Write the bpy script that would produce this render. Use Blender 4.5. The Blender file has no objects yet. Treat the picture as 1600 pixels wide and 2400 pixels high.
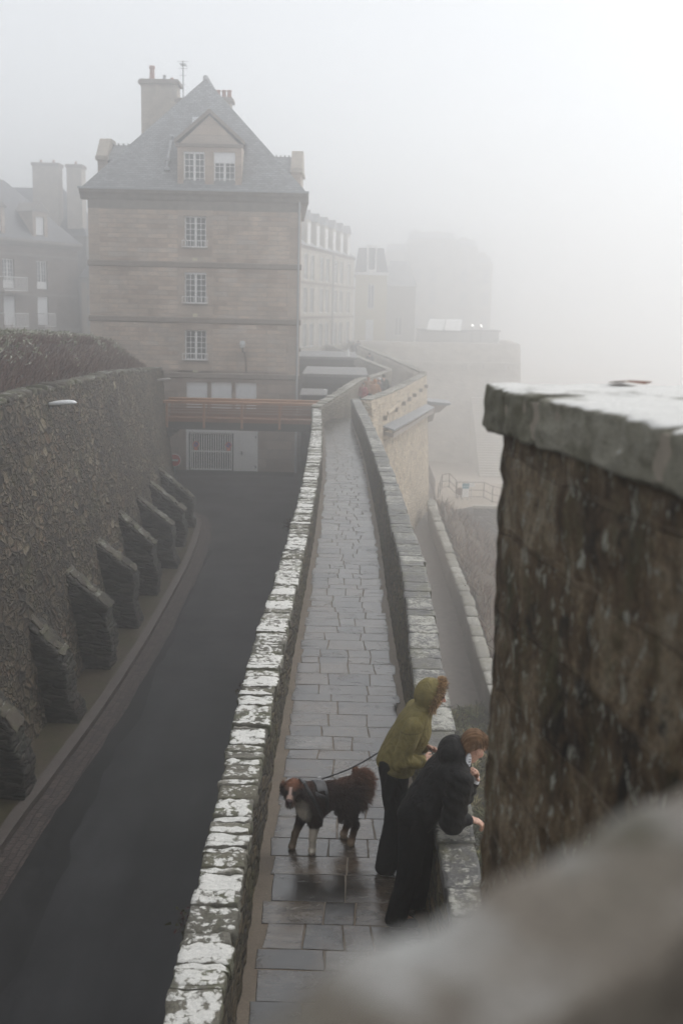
import bpy, math, random
import numpy as np
from mathutils import Vector, Matrix, noise as mnoise
random.seed(7); rng=np.random.default_rng(7)
SC=bpy.context.scene; COL=SC.collection
R=math.radians
# ---------------------------------------------------------------- camera model (same numbers as the camera object below)
F_PX=2541.; PIT=R(10.67); ROLL=R(1.3); CAMZ=4.65
_fw=np.array([0,math.cos(PIT),-math.sin(PIT)]); _r0=np.array([1.,0,0]); _u0=np.cross(_r0,_fw)
_R=_r0*math.cos(ROLL)+_u0*math.sin(ROLL); _U=-_r0*math.sin(ROLL)+_u0*math.cos(ROLL)
def _ray(px,py): return _fw+_R*((px-800)/F_PX)-_U*((py-1200)/F_PX)
def onz(px,py,z):
    d=_ray(px,py); t=(z-CAMZ)/d[2]; return (d[0]*t,d[1]*t)
def ony(px,py,Y):
    d=_ray(px,py); t=Y/d[1]; return (d[0]*t,Y,CAMZ+d[2]*t)
# ---------------------------------------------------------------- object helpers
WL={}
def prop(o,label=None,cat=None,group=None,kind=None):
    if label: o['label']=label
    if cat: o['category']=cat
    if group: o['group']=group
    if kind: o['kind']=kind
    return o
def empty(name,loc,label,cat,group=None):
    o=bpy.data.objects.new(name,None); COL.objects.link(o); o.location=loc; o.empty_display_size=.2
    WL[o]=np.array(loc,float); return prop(o,label,cat,group)
def mesh_obj(name,V,Fs,mat,parent=None,origin=None,smooth=False,uv=None,attrs=None,bevel=0):
    V=np.asarray(V,float).reshape(-1,3)
    if parent is not None: o_=WL[parent]
    elif origin is not None: o_=np.array(origin,float)
    else:
        mn,mx=V.min(0),V.max(0); o_=np.array([(mn[0]+mx[0])/2,(mn[1]+mx[1])/2,mn[2]])
    me=bpy.data.meshes.new(name); me.from_pydata((V-o_).tolist(),[],Fs if isinstance(Fs,list) else Fs.tolist())
    if uv is not None:
        l=me.uv_layers.new(name='UVMap'); l.data.foreach_set('uv',np.asarray(uv,np.float32).ravel())
    if attrs:
        for k,a in attrs.items():
            at=me.color_attributes.new(name=k,type='FLOAT_COLOR',domain='POINT')
            a=np.asarray(a,np.float32); 
            if a.shape[1]==3: a=np.hstack([a,np.ones((len(a),1),np.float32)])
            at.data.foreach_set('color',a.ravel())
    if smooth: me.polygons.foreach_set('use_smooth',np.ones(len(me.polygons),bool))
    me.materials.append(mat)
    o=bpy.data.objects.new(name,me); COL.objects.link(o)
    if parent is not None: o.parent=parent
    else: o.location=o_
    WL[o]=o_
    if bevel:
        m=o.modifiers.new('Bevel','BEVEL'); m.width=bevel; m.segments=2; m.limit_method='ANGLE'; m.angle_limit=R(40)
    return o
class MB:
    def __init__(s,M=None): s.v=[]; s.f=[]; s.uv=[]; s.t=[]; s.M=M; s.tone=(1,1,1)
    def poly(s,pts,uv=None):
        i=len(s.v); P=[Vector(p) for p in pts]
        if uv is None:
            n=Vector((0,0,0))
            for k in range(len(P)): n+=(P[k]-P[0]).cross(P[(k+1)%len(P)]-P[0])
            if n.length>0: n.normalize()
            if abs(n.z)>.8: uv=[(p.x,p.y) for p in P]
            else:
                t=Vector((0,0,1)).cross(n); t.normalize(); w=n.cross(t)
                uv=[(p.dot(t),p.dot(w)) for p in P]
        if s.M is not None: P=[s.M@p for p in P]
        s.v+= [tuple(p) for p in P]; s.f.append(list(range(i,i+len(P)))); s.uv+=list(uv); s.t+=[s.tone]*len(P)
    def box(s,x0,x1,y0,y1,z0,z1):
        a=[(x0,y0,z0),(x1,y0,z0),(x1,y1,z0),(x0,y1,z0),(x0,y0,z1),(x1,y0,z1),(x1,y1,z1),(x0,y1,z1)]
        for q in ((0,3,2,1),(4,5,6,7),(0,1,5,4),(1,2,6,5),(2,3,7,6),(3,0,4,7)): s.poly([a[k] for k in q])
    def prism(s,poly2,axis,a,b):
        # poly2: 2-D outline, extruded along axis ('x': poly in (y,z); 'y': poly in (x,z); 'z': poly in (x,y))
        mk={'x':lambda p,t:(t,p[0],p[1]),'y':lambda p,t:(p[0],t,p[1]),'z':lambda p,t:(p[0],p[1],t)}[axis]
        s.poly([mk(p,a) for p in poly2]); s.poly([mk(p,b) for p in reversed(poly2)])
        n=len(poly2)
        for k in range(n):
            p,q=poly2[k],poly2[(k+1)%n]; s.poly([mk(p,a),mk(p,b),mk(q,b),mk(q,a)])
    def tube(s,pts,r,n=8,caps=True):
        P=[Vector(p) for p in pts]; rr=r if isinstance(r,(list,tuple)) else [r]*len(P); rings=[]
        for k,p in enumerate(P):
            d=(P[min(k+1,len(P)-1)]-P[max(k-1,0)]).normalized()
            a=d.cross(Vector((0,0,1)) if abs(d.z)<.9 else Vector((1,0,0))).normalized(); b=d.cross(a)
            rings.append([p+a*(rr[k]*math.cos(2*math.pi*j/n))+b*(rr[k]*math.sin(2*math.pi*j/n)) for j in range(n)])
        for k in range(len(P)-1):
            for j in range(n): s.poly([rings[k][j],rings[k+1][j],rings[k+1][(j+1)%n],rings[k][(j+1)%n]])
        if caps: s.poly(rings[0]); s.poly(list(reversed(rings[-1])))
    def facade(s,x0,x1,z0,z1,y,holes,depth):
        xs=sorted({x0,x1,*[h[0] for h in holes],*[h[1] for h in holes]}); zs=sorted({z0,z1,*[h[2] for h in holes],*[h[3] for h in holes]})
        xs=[x for x in xs if x0<=x<=x1]; zs=[z for z in zs if z0<=z<=z1]
        for a,b in zip(xs,xs[1:]):
            for c,d in zip(zs,zs[1:]):
                mx,mz=(a+b)/2,(c+d)/2
                if any(h[0]<mx<h[1] and h[2]<mz<h[3] for h in holes): continue
                s.poly([(a,y,c),(b,y,c),(b,y,d),(a,y,d)])
        for a,b,c,d in holes:
            Y=y+depth
            s.poly([(a,y,c),(a,Y,c),(a,Y,d),(a,y,d)]); s.poly([(b,y,c),(b,y,d),(b,Y,d),(b,Y,c)])
            s.poly([(a,y,c),(b,y,c),(b,Y,c),(a,Y,c)]); s.poly([(a,y,d),(a,Y,d),(b,Y,d),(b,y,d)])
    def build(s,name,mat,parent=None,bevel=0,smooth=False,origin=None,tone=False):
        return mesh_obj(name,s.v,s.f,mat,parent,origin,smooth,s.uv,{'tone':s.t} if tone else None,bevel)
# ---------------------------------------------------------------- node helpers
class NT:
    def __init__(s,name):
        s.m=bpy.data.materials.new(name); s.m.use_nodes=True; s.t=s.m.node_tree; s.n=s.t.nodes
        s.b=s.n['Principled BSDF']; s._tc=None
    def new(s,ty,**k):
        n=s.n.new(ty)
        for a,b in k.items(): setattr(n,a,b)
        return n
    def put(s,sock,v):
        if v is None: return
        if hasattr(v,'links') or isinstance(v,bpy.types.NodeSocket): s.t.links.new(v,sock)
        else:
            if sock.type=='RGBA' and len(v)==3: v=(*v,1)
            sock.default_value=v
    def co(s,kind='Object',scale=(1,1,1),rot=(0,0,0)):
        if s._tc is None: s._tc=s.new('ShaderNodeTexCoord')
        m=s.new('ShaderNodeMapping'); s.put(m.inputs['Vector'],s._tc.outputs[kind]); m.inputs['Scale'].default_value=scale; m.inputs['Rotation'].default_value=rot
        return m.outputs[0]
    def noise(s,v,scale=5,detail=5,rough=.6,dist=0,out='Fac'):
        n=s.new('ShaderNodeTexNoise'); s.put(n.inputs['Vector'],v); n.inputs['Scale'].default_value=scale; n.inputs['Detail'].default_value=detail
        n.inputs['Roughness'].default_value=rough; n.inputs['Distortion'].default_value=dist; return n.outputs[out]
    def vor(s,v,scale=5,feat='F1',out='Distance',rand=1):
        n=s.new('ShaderNodeTexVoronoi'); n.feature=feat; s.put(n.inputs['Vector'],v); n.inputs['Scale'].default_value=scale; n.inputs['Randomness'].default_value=rand; return n.outputs[out]
    def brick(s,v,w,h,mortar=.01,c1=(0,0,0,1),c2=(1,1,1,1),off=.5):
        n=s.new('ShaderNodeTexBrick'); s.put(n.inputs['Vector'],v); n.inputs['Scale'].default_value=1; n.inputs['Brick Width'].default_value=w
        n.inputs['Row Height'].default_value=h; n.inputs['Mortar Size'].default_value=mortar; n.inputs['Mortar Smooth'].default_value=.3
        n.inputs['Color1'].default_value=c1; n.inputs['Color2'].default_value=c2; n.inputs['Mortar'].default_value=(.5,.5,.5,1); n.offset=off
        return n.outputs['Color'],n.outputs['Fac']
    def ramp(s,f,stops):
        n=s.new('ShaderNodeValToRGB'); s.put(n.inputs[0],f); e=n.color_ramp.elements
        while len(e)<len(stops): e.new(.5)
        for k,(p,c) in enumerate(stops):
            e[k].position=p; c=(c,c,c) if not hasattr(c,'__len__') else c; e[k].color=(*c[:3],1)
        return n.outputs[0]
    def mix(s,f,a,b,mode='MIX'):
        n=s.new('ShaderNodeMix',data_type='RGBA',blend_type=mode); s.put(n.inputs[0],f); s.put(n.inputs[6],a); s.put(n.inputs[7],b); return n.outputs[2]
    def math(s,op,a,b=None,clamp=False):
        n=s.new('ShaderNodeMath',operation=op); n.use_clamp=clamp; s.put(n.inputs[0],a); s.put(n.inputs[1],b) if b is not None else None; return n.outputs[0]
    def sep(s,v,k):
        n=s.new('ShaderNodeSeparateXYZ'); s.put(n.inputs[0],v); return n.outputs[k]
    def normal(s):
        return s.new('ShaderNodeNewGeometry').outputs['Normal']
    def attr(s,name):
        n=s.new('ShaderNodeAttribute'); n.attribute_name=name; return n.outputs['Color']
    def warp(s,v,scale,amt):
        n=s.noise(v,scale,2,.5,out='Color'); a=s.new('ShaderNodeVectorMath',operation='SUBTRACT'); s.put(a.inputs[0],n); a.inputs[1].default_value=(.5,.5,.5)
        b=s.new('ShaderNodeVectorMath',operation='SCALE'); s.put(b.inputs[0],a.outputs[0]); b.inputs['Scale'].default_value=amt
        c=s.new('ShaderNodeVectorMath',operation='ADD'); s.put(c.inputs[0],v); s.put(c.inputs[1],b.outputs[0]); return c.outputs[0]
    def bump(s,h,strength=.5,dist=.02,nrm=None):
        n=s.new('ShaderNodeBump'); s.put(n.inputs['Height'],h); n.inputs['Strength'].default_value=strength; n.inputs['Distance'].default_value=dist
        if nrm is not None: s.put(n.inputs['Normal'],nrm)
        return n.outputs[0]
    def out(s,col=None,rough=None,nrm=None,spec=None,metal=None):
        s.put(s.b.inputs['Base Color'],col); s.put(s.b.inputs['Roughness'],rough); s.put(s.b.inputs['Specular IOR Level'],spec); s.put(s.b.inputs['Metallic'],metal)
        if nrm is not None: s.t.links.new(nrm,s.b.inputs['Normal'])
        return s.m
def mul3(c,k): return tuple(x*k for x in c)
def stops(cols,lo=.25,hi=.75):
    n=len(cols); return [(lo+(hi-lo)*k/(n-1),c) for k,c in enumerate(cols)]
def plain(name,c,rough=.6,var=.15,sc=6,bump=.0,metal=0):
    t=NT(name); v=t.co(); f=t.noise(v,sc,5,.6)
    col=t.ramp(f,[(.3,mul3(c,1-var)),(.7,mul3(c,1+var))])
    f2=t.noise(v,sc*9,3,.6)
    return t.out(col,rough,t.bump(f2,bump,.01) if bump else None,None,metal)
def rubble(name,cols,sx=4.,sz=5.5,coord='UV',mortar=(.10,.085,.065),bump=1.,dist=.05,lich=None,moss=None,edge=(.02,.09),stain=.5,warp=.12,rough=.85):
    t=NT(name); u=t.co(coord,(sx,sz,sx) if coord=='Object' else (sx,sz,1)); raw=t.co(coord)
    w=t.warp(u,1.3,warp*4)
    cid=t.vor(w,1,'F1','Color'); e=t.vor(w,1,'DISTANCE_TO_EDGE')
    r=t.sep(cid,0); r2=t.sep(cid,1)
    base=t.ramp(r,stops(cols,0,1))
    base=t.mix(t.noise(raw,22,6,.7),mul3((1,1,1),.0),base) if False else base
    grain=t.ramp(t.noise(raw,30,6,.75),[(.3,.55),(.7,1.35)])
    base=t.mix(1,base,grain,'MULTIPLY')
    big=t.ramp(t.noise(raw,.45,5,.65),[(.3,1-stain),(.7,1+stain*.5)])
    base=t.mix(1,base,big,'MULTIPLY')
    em=t.ramp(e,[(edge[0],0.),(edge[1],1.)])
    base=t.mix(em,mortar,base)
    if moss:
        mf=t.ramp(t.noise(raw,1.1,8,.75),[(.5,0.),(.68,.85)]); base=t.mix(mf,base,moss)
    if lich:
        lf=t.ramp(t.noise(raw,lich[1],9,.78,.3),[(lich[2],0.),(lich[2]+.05,1.)]); base=t.mix(lf,base,lich[0])
    h=t.math('ADD',t.math('MULTIPLY',t.ramp(e,[(0,0.),(.22,1.)]),1.),t.math('MULTIPLY',r2,.7))
    h=t.math('ADD',h,t.math('MULTIPLY',t.noise(raw,16,7,.7),.8))
    return t.out(base,rough,t.bump(h,bump,dist))
def ashlar(name,cols,w,h,mortar=.012,bump=.4,lich=None,coord='UV',stain=.3,jc=.6,grain=.25):
    t=NT(name); raw=t.co(coord); u=t.warp(raw,3,.02)
    c,fac=t.brick(u,w,h,mortar); c2,f2=t.brick(t.co(coord,(1,1,1)),w*1.0,h,0)
    rid=t.sep(c,0)
    base=t.ramp(t.math('ADD',rid,t.math('MULTIPLY',t.math('SUBTRACT',t.noise(raw,1.2,3,.6),.5),1.2)),stops(cols,0,1))
    g=t.ramp(t.noise(raw,25,6,.7),[(.3,1-grain),(.7,1+grain)]); base=t.mix(1,base,g,'MULTIPLY')
    st=t.ramp(t.noise(raw,.5,6,.65),[(.3,1-stain),(.7,1+stain*.4)]); base=t.mix(1,base,st,'MULTIPLY')
    base=t.mix(fac,base,t.mix(1,base,(jc,jc,jc),'MULTIPLY'))
    hh=t.math('SUBTRACT',t.math('MULTIPLY',t.noise(raw,20,6,.7),.6),fac)
    return t.out(base,.85,t.bump(hh,bump,.02))
# ---------------------------------------------------------------- implicit surfaces
def rcone(P,a,b,ra,rb):
    a=np.array(a,float); b=np.array(b,float); d=b-a; L=max(d@d,1e-9); t=np.clip(((P-a)@d)/L,0,1)
    return np.linalg.norm(P-a-t[:,None]*d,axis=1)-(ra+(rb-ra)*t)
def ell(P,c,r,ax=None):
    q=P-np.array(c,float)
    if ax is not None: q=q@np.array(ax,float).T
    r=np.array(r,float); k0=np.linalg.norm(q/r,axis=1); k1=np.linalg.norm(q/(r*r),axis=1)
    return k0*(k0-1)/np.maximum(k1,1e-9)
def smin(a,b,k):
    h=np.clip(.5+.5*(b-a)/k,0,1); return b+(a-b)*h-k*h*(1-h)
def smax(a,b,k): return -smin(-a,-b,k)
def union(ds,k):
    r=ds[0]
    for d in ds[1:]: r=smin(r,d,k)
    return r
def frame(f,u):
    f=np.array(f,float); f/=np.linalg.norm(f); u=np.array(u,float); u=u-f*(u@f); u/=np.linalg.norm(u); l=np.cross(u,f); return np.array([f,l,u])
def sdf_mesh(f,lo,hi,h,B=8):
    lo=np.array(lo,float); hi=np.array(hi,float); n=np.maximum(np.ceil((hi-lo)/h/B).astype(int),1); N=n*B
    I=np.stack(np.meshgrid(*[np.arange(k) for k in n],indexing='ij'),-1).reshape(-1,3)
    dc=f(lo+(I*B+(B-1)/2)*h)
    vals=np.repeat(np.repeat(np.repeat(dc.reshape(n),B,0),B,1),B,2).astype(np.float32)
    act=np.abs(dc)<(B/2*h*1.75+2*h)*1.15
    off=np.stack(np.meshgrid(*[np.arange(B)]*3,indexing='ij'),-1).reshape(-1,3)
    A=I[act]; res=np.zeros((len(A),B**3),np.float32); ch=400
    for k in range(0,len(A),ch):
        p=(lo+(A[k:k+ch,None,:]*B+off[None])*h).reshape(-1,3); res[k:k+ch]=f(p).reshape(-1,B**3)
    V=vals.reshape(n[0],B,n[1],B,n[2],B).transpose(0,2,4,1,3,5)
    V[act.reshape(n)]=res.reshape(-1,B,B,B)
    ins=vals<0
    s=sum(ins[a:N[0]-1+a,b:N[1]-1+b,c:N[2]-1+c].astype(np.int8) for a in(0,1) for b in(0,1) for c in(0,1))
    cells=np.argwhere((s>0)&(s<8)); idx=-np.ones(N-1,np.int64); idx[tuple(cells.T)]=np.arange(len(cells))
    acc=np.zeros((len(cells),3)); cnt=np.zeros(len(cells))
    cor=[(a,b,c) for a in(0,1) for b in(0,1) for c in(0,1)]
    for i,p in enumerate(cor):
        for q in cor[i+1:]:
            if sum(abs(x-y) for x,y in zip(p,q))!=1: continue
            va=vals[tuple((cells+p).T)]; vb=vals[tuple((cells+q).T)]; m=(va<0)!=(vb<0)
            t=(va/(va-vb+1e-12))[m]; P0=(cells[m]+p)*1.; acc[m]+=P0+(np.array(q)-np.array(p))*t[:,None]; cnt[m]+=1
    Vt=lo+acc/cnt[:,None]*h; F=[]
    for ax in range(3):
        b,c=[(1,2),(2,0),(0,1)][ax]
        sl=[slice(None)]*3; sl2=[slice(None)]*3; sl[ax]=slice(0,-1); sl2[ax]=slice(1,None)
        m=ins[tuple(sl)]!=ins[tuple(sl2)]; E=np.argwhere(m)
        ok=(E[:,b]>0)&(E[:,c]>0)&(E[:,b]<N[b]-1)&(E[:,c]<N[c]-1); E=E[ok]
        eb=np.eye(3,dtype=int)[b]; ec=np.eye(3,dtype=int)[c]
        q=np.stack([idx[tuple((E-eb-ec).T)],idx[tuple((E-ec).T)],idx[tuple(E.T)],idx[tuple((E-eb).T)]],1)
        fl=ins[tuple(E.T)]; q[~fl]=q[~fl][:,::-1]; F.append(q)
    F=np.vstack(F); F=F[(F>=0).all(1)]
    return Vt,F
def nz(P,sc,seed=0):
    # cheap smooth vector-free noise: sum of sines
    r=np.random.default_rng(seed); out=np.zeros(len(P))
    for k in range(7):
        d=r.normal(size=3); d/=np.linalg.norm(d); out+=np.sin(P@d*sc*(1+.35*k)+r.uniform(0,6.28))/(1+.25*k)
    return out/4
def strands(roots,dirs,lens,w,seed=1,droop=.0,seg=2):
    # tapered flat blades
    r=np.random.default_rng(seed); n=len(roots); side=np.cross(dirs,r.normal(size=(n,3))); side/=np.linalg.norm(side,axis=1)[:,None]+1e-9
    lens=np.asarray(lens)[:,None]; ww=np.asarray(w)*np.ones(n); ww=ww[:,None]
    mid=roots+dirs*lens*.55-np.array([0,0,1])*lens*droop*.25; tip=roots+dirs*lens-np.array([0,0,1])*lens*droop
    V=np.stack([roots-side*ww,roots+side*ww,mid+side*ww*.8,mid-side*ww*.8,tip],1).reshape(-1,3)
    b=np.arange(n)*5; q=np.stack([b,b+1,b+2,b+3],1).tolist()+np.stack([b+3,b+2,b+4],1).tolist()
    return V,q
def normals_of(V,F):
    F=np.asarray(F); n=np.cross(V[F[:,1]]-V[F[:,0]],V[F[:,2]]-V[F[:,0]]); return n
# ---------------------------------------------------------------- camera, world, light, air
cd=bpy.data.cameras.new('camera'); cam=bpy.data.objects.new('camera',cd); COL.objects.link(cam); SC.camera=cam
cd.sensor_fit='VERTICAL'; cd.sensor_height=36; cd.lens=F_PX/2400*36; cd.clip_start=.02; cd.clip_end=2000
cd.dof.use_dof=True; cd.dof.focus_distance=11.5; cd.dof.aperture_fstop=2.6
cam.matrix_world=Matrix(((_R[0],_U[0],-_fw[0],0),(_R[1],_U[1],-_fw[1],0),(_R[2],_U[2],-_fw[2],CAMZ),(0,0,0,1)))
SUN_AZ,SUN_EL=R(54),R(44)      # azimuth measured from +Y towards +X
w=bpy.data.worlds.new('World'); SC.world=w; w.use_nodes=True; wt=w.node_tree
sky=wt.nodes.new('ShaderNodeTexSky'); sky.sky_type='NISHITA'; sky.sun_disc=False; sky.sun_elevation=SUN_EL; sky.sun_rotation=SUN_AZ
sky.dust_density=1.5; sky.air_density=1.2; sky.ozone_density=1
hs=wt.nodes.new('ShaderNodeHueSaturation'); hs.inputs['Saturation'].default_value=.27
oc=wt.nodes.new('ShaderNodeMix'); oc.data_type='RGBA'; oc.inputs[0].default_value=.62; oc.inputs[7].default_value=(6.6,6.75,6.95,1)   # the even grey of the cloud deck
wt.links.new(sky.outputs[0],hs.inputs['Color']); wt.links.new(hs.outputs[0],oc.inputs[6]); wt.links.new(oc.outputs[2],wt.nodes['Background'].inputs[0]); wt.nodes['Background'].inputs[1].default_value=.095
sl=bpy.data.lights.new('sun','SUN'); so=bpy.data.objects.new('sun',sl); COL.objects.link(so); sl.energy=1.1; sl.angle=R(40); sl.color=(1,.98,.95)
so.rotation_euler=Vector((-math.sin(SUN_AZ)*math.cos(SUN_EL),-math.cos(SUN_AZ)*math.cos(SUN_EL),-math.sin(SUN_EL))).to_track_quat('-Z','Y').to_euler(); so.location=(20,40,60)
SC.view_settings.view_transform='Standard'; SC.view_settings.look='None'; SC.view_settings.exposure=.66; SC.view_settings.gamma=1
SC.cycles.use_denoising=True; SC.cycles.volume_bounces=10; SC.cycles.max_bounces=12; SC.cycles.diffuse_bounces=3; SC.cycles.glossy_bounces=3
SC.cycles.use_adaptive_sampling=True; SC.cycles.adaptive_threshold=.02; SC.cycles.sample_clamp_indirect=6
HAZE_D=.0112
hm=bpy.data.materials.new('fog_air'); hm.use_nodes=True; ht=hm.node_tree; ht.nodes.remove(ht.nodes['Principled BSDF'])
pv=ht.nodes.new('ShaderNodeVolumePrincipled'); pv.inputs['Color'].default_value=(.993,.996,1,1); pv.inputs['Density'].default_value=HAZE_D; pv.inputs['Anisotropy'].default_value=.8
ht.links.new(pv.outputs[0],ht.nodes['Material Output'].inputs['Volume'])
b=MB(); b.box(-400,400,-60,400,-15.5,21.5); hz=b.build('haze',hm,origin=(0,0,-15.5)); prop(hz,kind='stuff'); hz['label']='pale sea fog filling the air over the ramparts'
# ---------------------------------------------------------------- materials of the setting
M={}
def rubble2(name,cols,sx,sz,mortar,bump=1.,dist=.08,lich=None,moss=None,warp=.1,edge=(0,.1)):
    t=NT(name); raw=t.co('UV'); pick=t.ramp(t.noise(raw,1.1,3,.6),[(.46,0.),(.50,1.)]); E=[];C1=[];C2=[]
    for k in (.62,1.25):
        w=t.warp(t.co('UV',(sx*k,sz*k,1)),1.3,warp*5); c=t.vor(w,1,'F1','Color'); E.append(t.vor(w,1,'DISTANCE_TO_EDGE')); C1.append(t.sep(c,0)); C2.append(t.sep(c,1))
    mx=lambda a,b:t.math('ADD',t.math('MULTIPLY',a,t.math('SUBTRACT',1,pick)),t.math('MULTIPLY',b,pick))
    e,r,r2=mx(*E),mx(*C1),mx(*C2)
    base=t.ramp(r,stops(cols,0,1)); base=t.mix(1,base,t.ramp(t.noise(raw,26,7,.78),[(.28,.4),(.72,1.6)]),'MULTIPLY')
    base=t.mix(1,base,t.ramp(t.noise(raw,.4,6,.65),[(.3,.5),(.7,1.3)]),'MULTIPLY'); base=t.mix(1,base,t.ramp(t.noise(t.co('UV',(1.6,.16,1)),1,6,.7),[(.35,.6),(.6,1.15)]),'MULTIPLY')
    base=t.mix(t.ramp(e,[(edge[0],0.),(edge[1],1.)]),mortar,base)
    base=t.mix(t.ramp(t.noise(raw,.9,9,.78),[(.54,0.),(.68,.65)]),base,moss)
    base=t.mix(t.ramp(t.noise(raw,lich[1],9,.78,.3),[(lich[2],0.),(lich[2]+.05,.9)]),base,lich[0])
    h=t.math('ADD',t.ramp(e,[(0,0.),(.20,1.)]),t.math('MULTIPLY',r2,.9)); h=t.math('ADD',h,t.math('MULTIPLY',t.noise(raw,15,8,.75),.9))
    return t.out(base,.85,t.bump(h,bump,dist))
M['rubble']=rubble2('rampart_rubble',[(.010,.007,.004),(.072,.046,.023),(.145,.108,.062),(.024,.016,.008),(.24,.20,.135),(.105,.057,.024),(.18,.148,.10),(.045,.032,.015)],4.7,7.6,mortar=(.014,.010,.006),dist=.075,moss=(.068,.068,.015),lich=((.27,.27,.235),8.,.65),warp=.08,edge=(.0,.13))
M['butt']=rubble('buttress_rubble',[(.008,.007,.006),(.036,.031,.025),(.085,.073,.058),(.02,.018,.014),(.055,.04,.028)],2.6,9.5,mortar=(.028,.024,.02),bump=1.,dist=.06,moss=(.045,.05,.025),lich=((.32,.32,.29),5,.68))
M['dry']=rubble('mossy_courses',[(.035,.026,.011),(.085,.062,.028),(.14,.10,.05),(.055,.045,.014)],4.2,15,mortar=(.012,.010,.006),bump=1.,dist=.06,moss=(.078,.074,.014),lich=((.26,.24,.18),10,.64),stain=.5,edge=(.0,.14))
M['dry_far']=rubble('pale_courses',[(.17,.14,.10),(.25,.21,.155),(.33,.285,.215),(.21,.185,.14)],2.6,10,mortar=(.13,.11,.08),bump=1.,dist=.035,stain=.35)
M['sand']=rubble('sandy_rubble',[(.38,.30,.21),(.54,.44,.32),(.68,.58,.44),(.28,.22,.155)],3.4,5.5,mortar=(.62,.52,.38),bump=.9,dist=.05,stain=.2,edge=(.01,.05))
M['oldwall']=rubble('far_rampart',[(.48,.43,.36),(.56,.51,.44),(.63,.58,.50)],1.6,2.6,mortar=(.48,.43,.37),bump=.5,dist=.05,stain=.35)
M['terr']=rubble('terrace_masonry',[(.13,.11,.10),(.20,.175,.16),(.26,.24,.21)],2,4,mortar=(.16,.14,.12),bump=.6,dist=.04)
def lichen_stone(name,cols,white=(.74,.735,.70),wsc=7.,thr=.5,wid=.03,up=True,yellow=None,sc=1.,bump=.7,coord='Object',rough=.9,green=(.10,.105,.055)):
    t=NT(name); v=t.co(coord); tone=t.attr('tone'); tr=t.sep(tone,0); tg=t.sep(tone,1)
    base=t.ramp(t.math('ADD',t.math('MULTIPLY',tr,.6),t.math('MULTIPLY',t.noise(v,6*sc,6,.7),.4)),stops(cols,.2,.8))
    base=t.mix(1,base,t.ramp(t.noise(v,45*sc,5,.75),[(.3,.5),(.7,1.45)]),'MULTIPLY')
    base=t.mix(t.ramp(t.noise(v,3.1*sc,7,.7),[(.48,0.),(.62,.8)]),base,green)
    # lichen crust: blotchy discs with their own outline
    d=t.vor(t.warp(v,wsc*1.5,.10/sc),wsc*1.6,'F1','Distance'); n=t.noise(v,wsc*.55,8,.72)
    f=t.math('ADD',n,t.math('MULTIPLY',t.math('SUBTRACT',.45,d),.33)); f=t.math('ADD',f,t.math('MULTIPLY',t.math('SUBTRACT',tg,.5),.27))
    if up:
        nz_=t.sep(t.normal(),2); f=t.math('ADD',f,t.math('MULTIPLY',t.math('SUBTRACT',nz_,.85),.55))
    lf=t.ramp(f,[(thr,0.),(thr+wid,1.)])
    wc=t.mix(t.ramp(t.noise(v,30*sc,4,.7),[(.3,0.),(.7,.55)]),white,mul3(white,.62))
    base=t.mix(lf,base,wc)
    if yellow:
        yn=t.noise(v,2.2*sc,7,.72); 
        if yellow[1]: yn=t.math('ADD',yn,yellow[1](t,v))
        base=t.mix(t.ramp(yn,[(yellow[2],0.),(yellow[2]+.14,.9)]),base,yellow[0])
    h=t.math('ADD',t.noise(v,14*sc,8,.75),t.math('MULTIPLY',lf,.12))
    return t.out(base,rough,t.bump(h,bump,.025/sc))
M['capL']=lichen_stone('lichened_coping',[(.075,.07,.052),(.17,.16,.135),(.11,.10,.07),(.29,.275,.24)],white=(.72,.71,.67),wsc=11.,thr=.475,wid=.09,bump=1.)
def _ygrow(t,v):
    y=t.sep(v,1); a=t.math('SUBTRACT',1,t.math('MULTIPLY',t.math('ABSOLUTE',t.math('SUBTRACT',y,39)),.11)); return t.math('MULTIPLY',t.math('MAXIMUM',a,0),.24)
M['capR']=lichen_stone('slate_coping',[(.055,.053,.05),(.095,.092,.086),(.075,.07,.062),(.14,.135,.125)],white=(.40,.39,.34),wsc=15,thr=.575,wid=.16,yellow=((.36,.27,.07),_ygrow,.66),rough=.42,bump=.9,green=(.11,.105,.06))
M['capS']=lichen_stone('pale_coping',[(.20,.19,.165),(.31,.295,.26)],white=(.50,.485,.44),wsc=11,thr=.55,wid=.16,green=(.20,.19,.13))
M['tower']=lichen_stone('bastion_stone',[(.040,.028,.017),(.085,.06,.037),(.13,.10,.068),(.062,.043,.026)],white=(.25,.26,.21),wsc=9,thr=.60,wid=.06,up=False,sc=1.2,bump=1.,green=(.065,.062,.032))
M['towercap']=lichen_stone('bastion_coping',[(.09,.085,.06),(.19,.18,.135),(.29,.275,.225)],white=(.80,.79,.76),wsc=5,thr=.40,wid=.14,sc=2.6,bump=1.,green=(.12,.112,.075))
M['ledge']=lichen_stone('near_ledge',[(.04,.031,.022),(.11,.092,.072),(.175,.155,.13),(.065,.053,.038)],white=(.38,.38,.37),wsc=9.,thr=.585,wid=.22,sc=4.,green=(.055,.05,.03))
M['mortar']=plain('old_mortar',(.27,.235,.19),.9,.15,20,.4)
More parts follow.
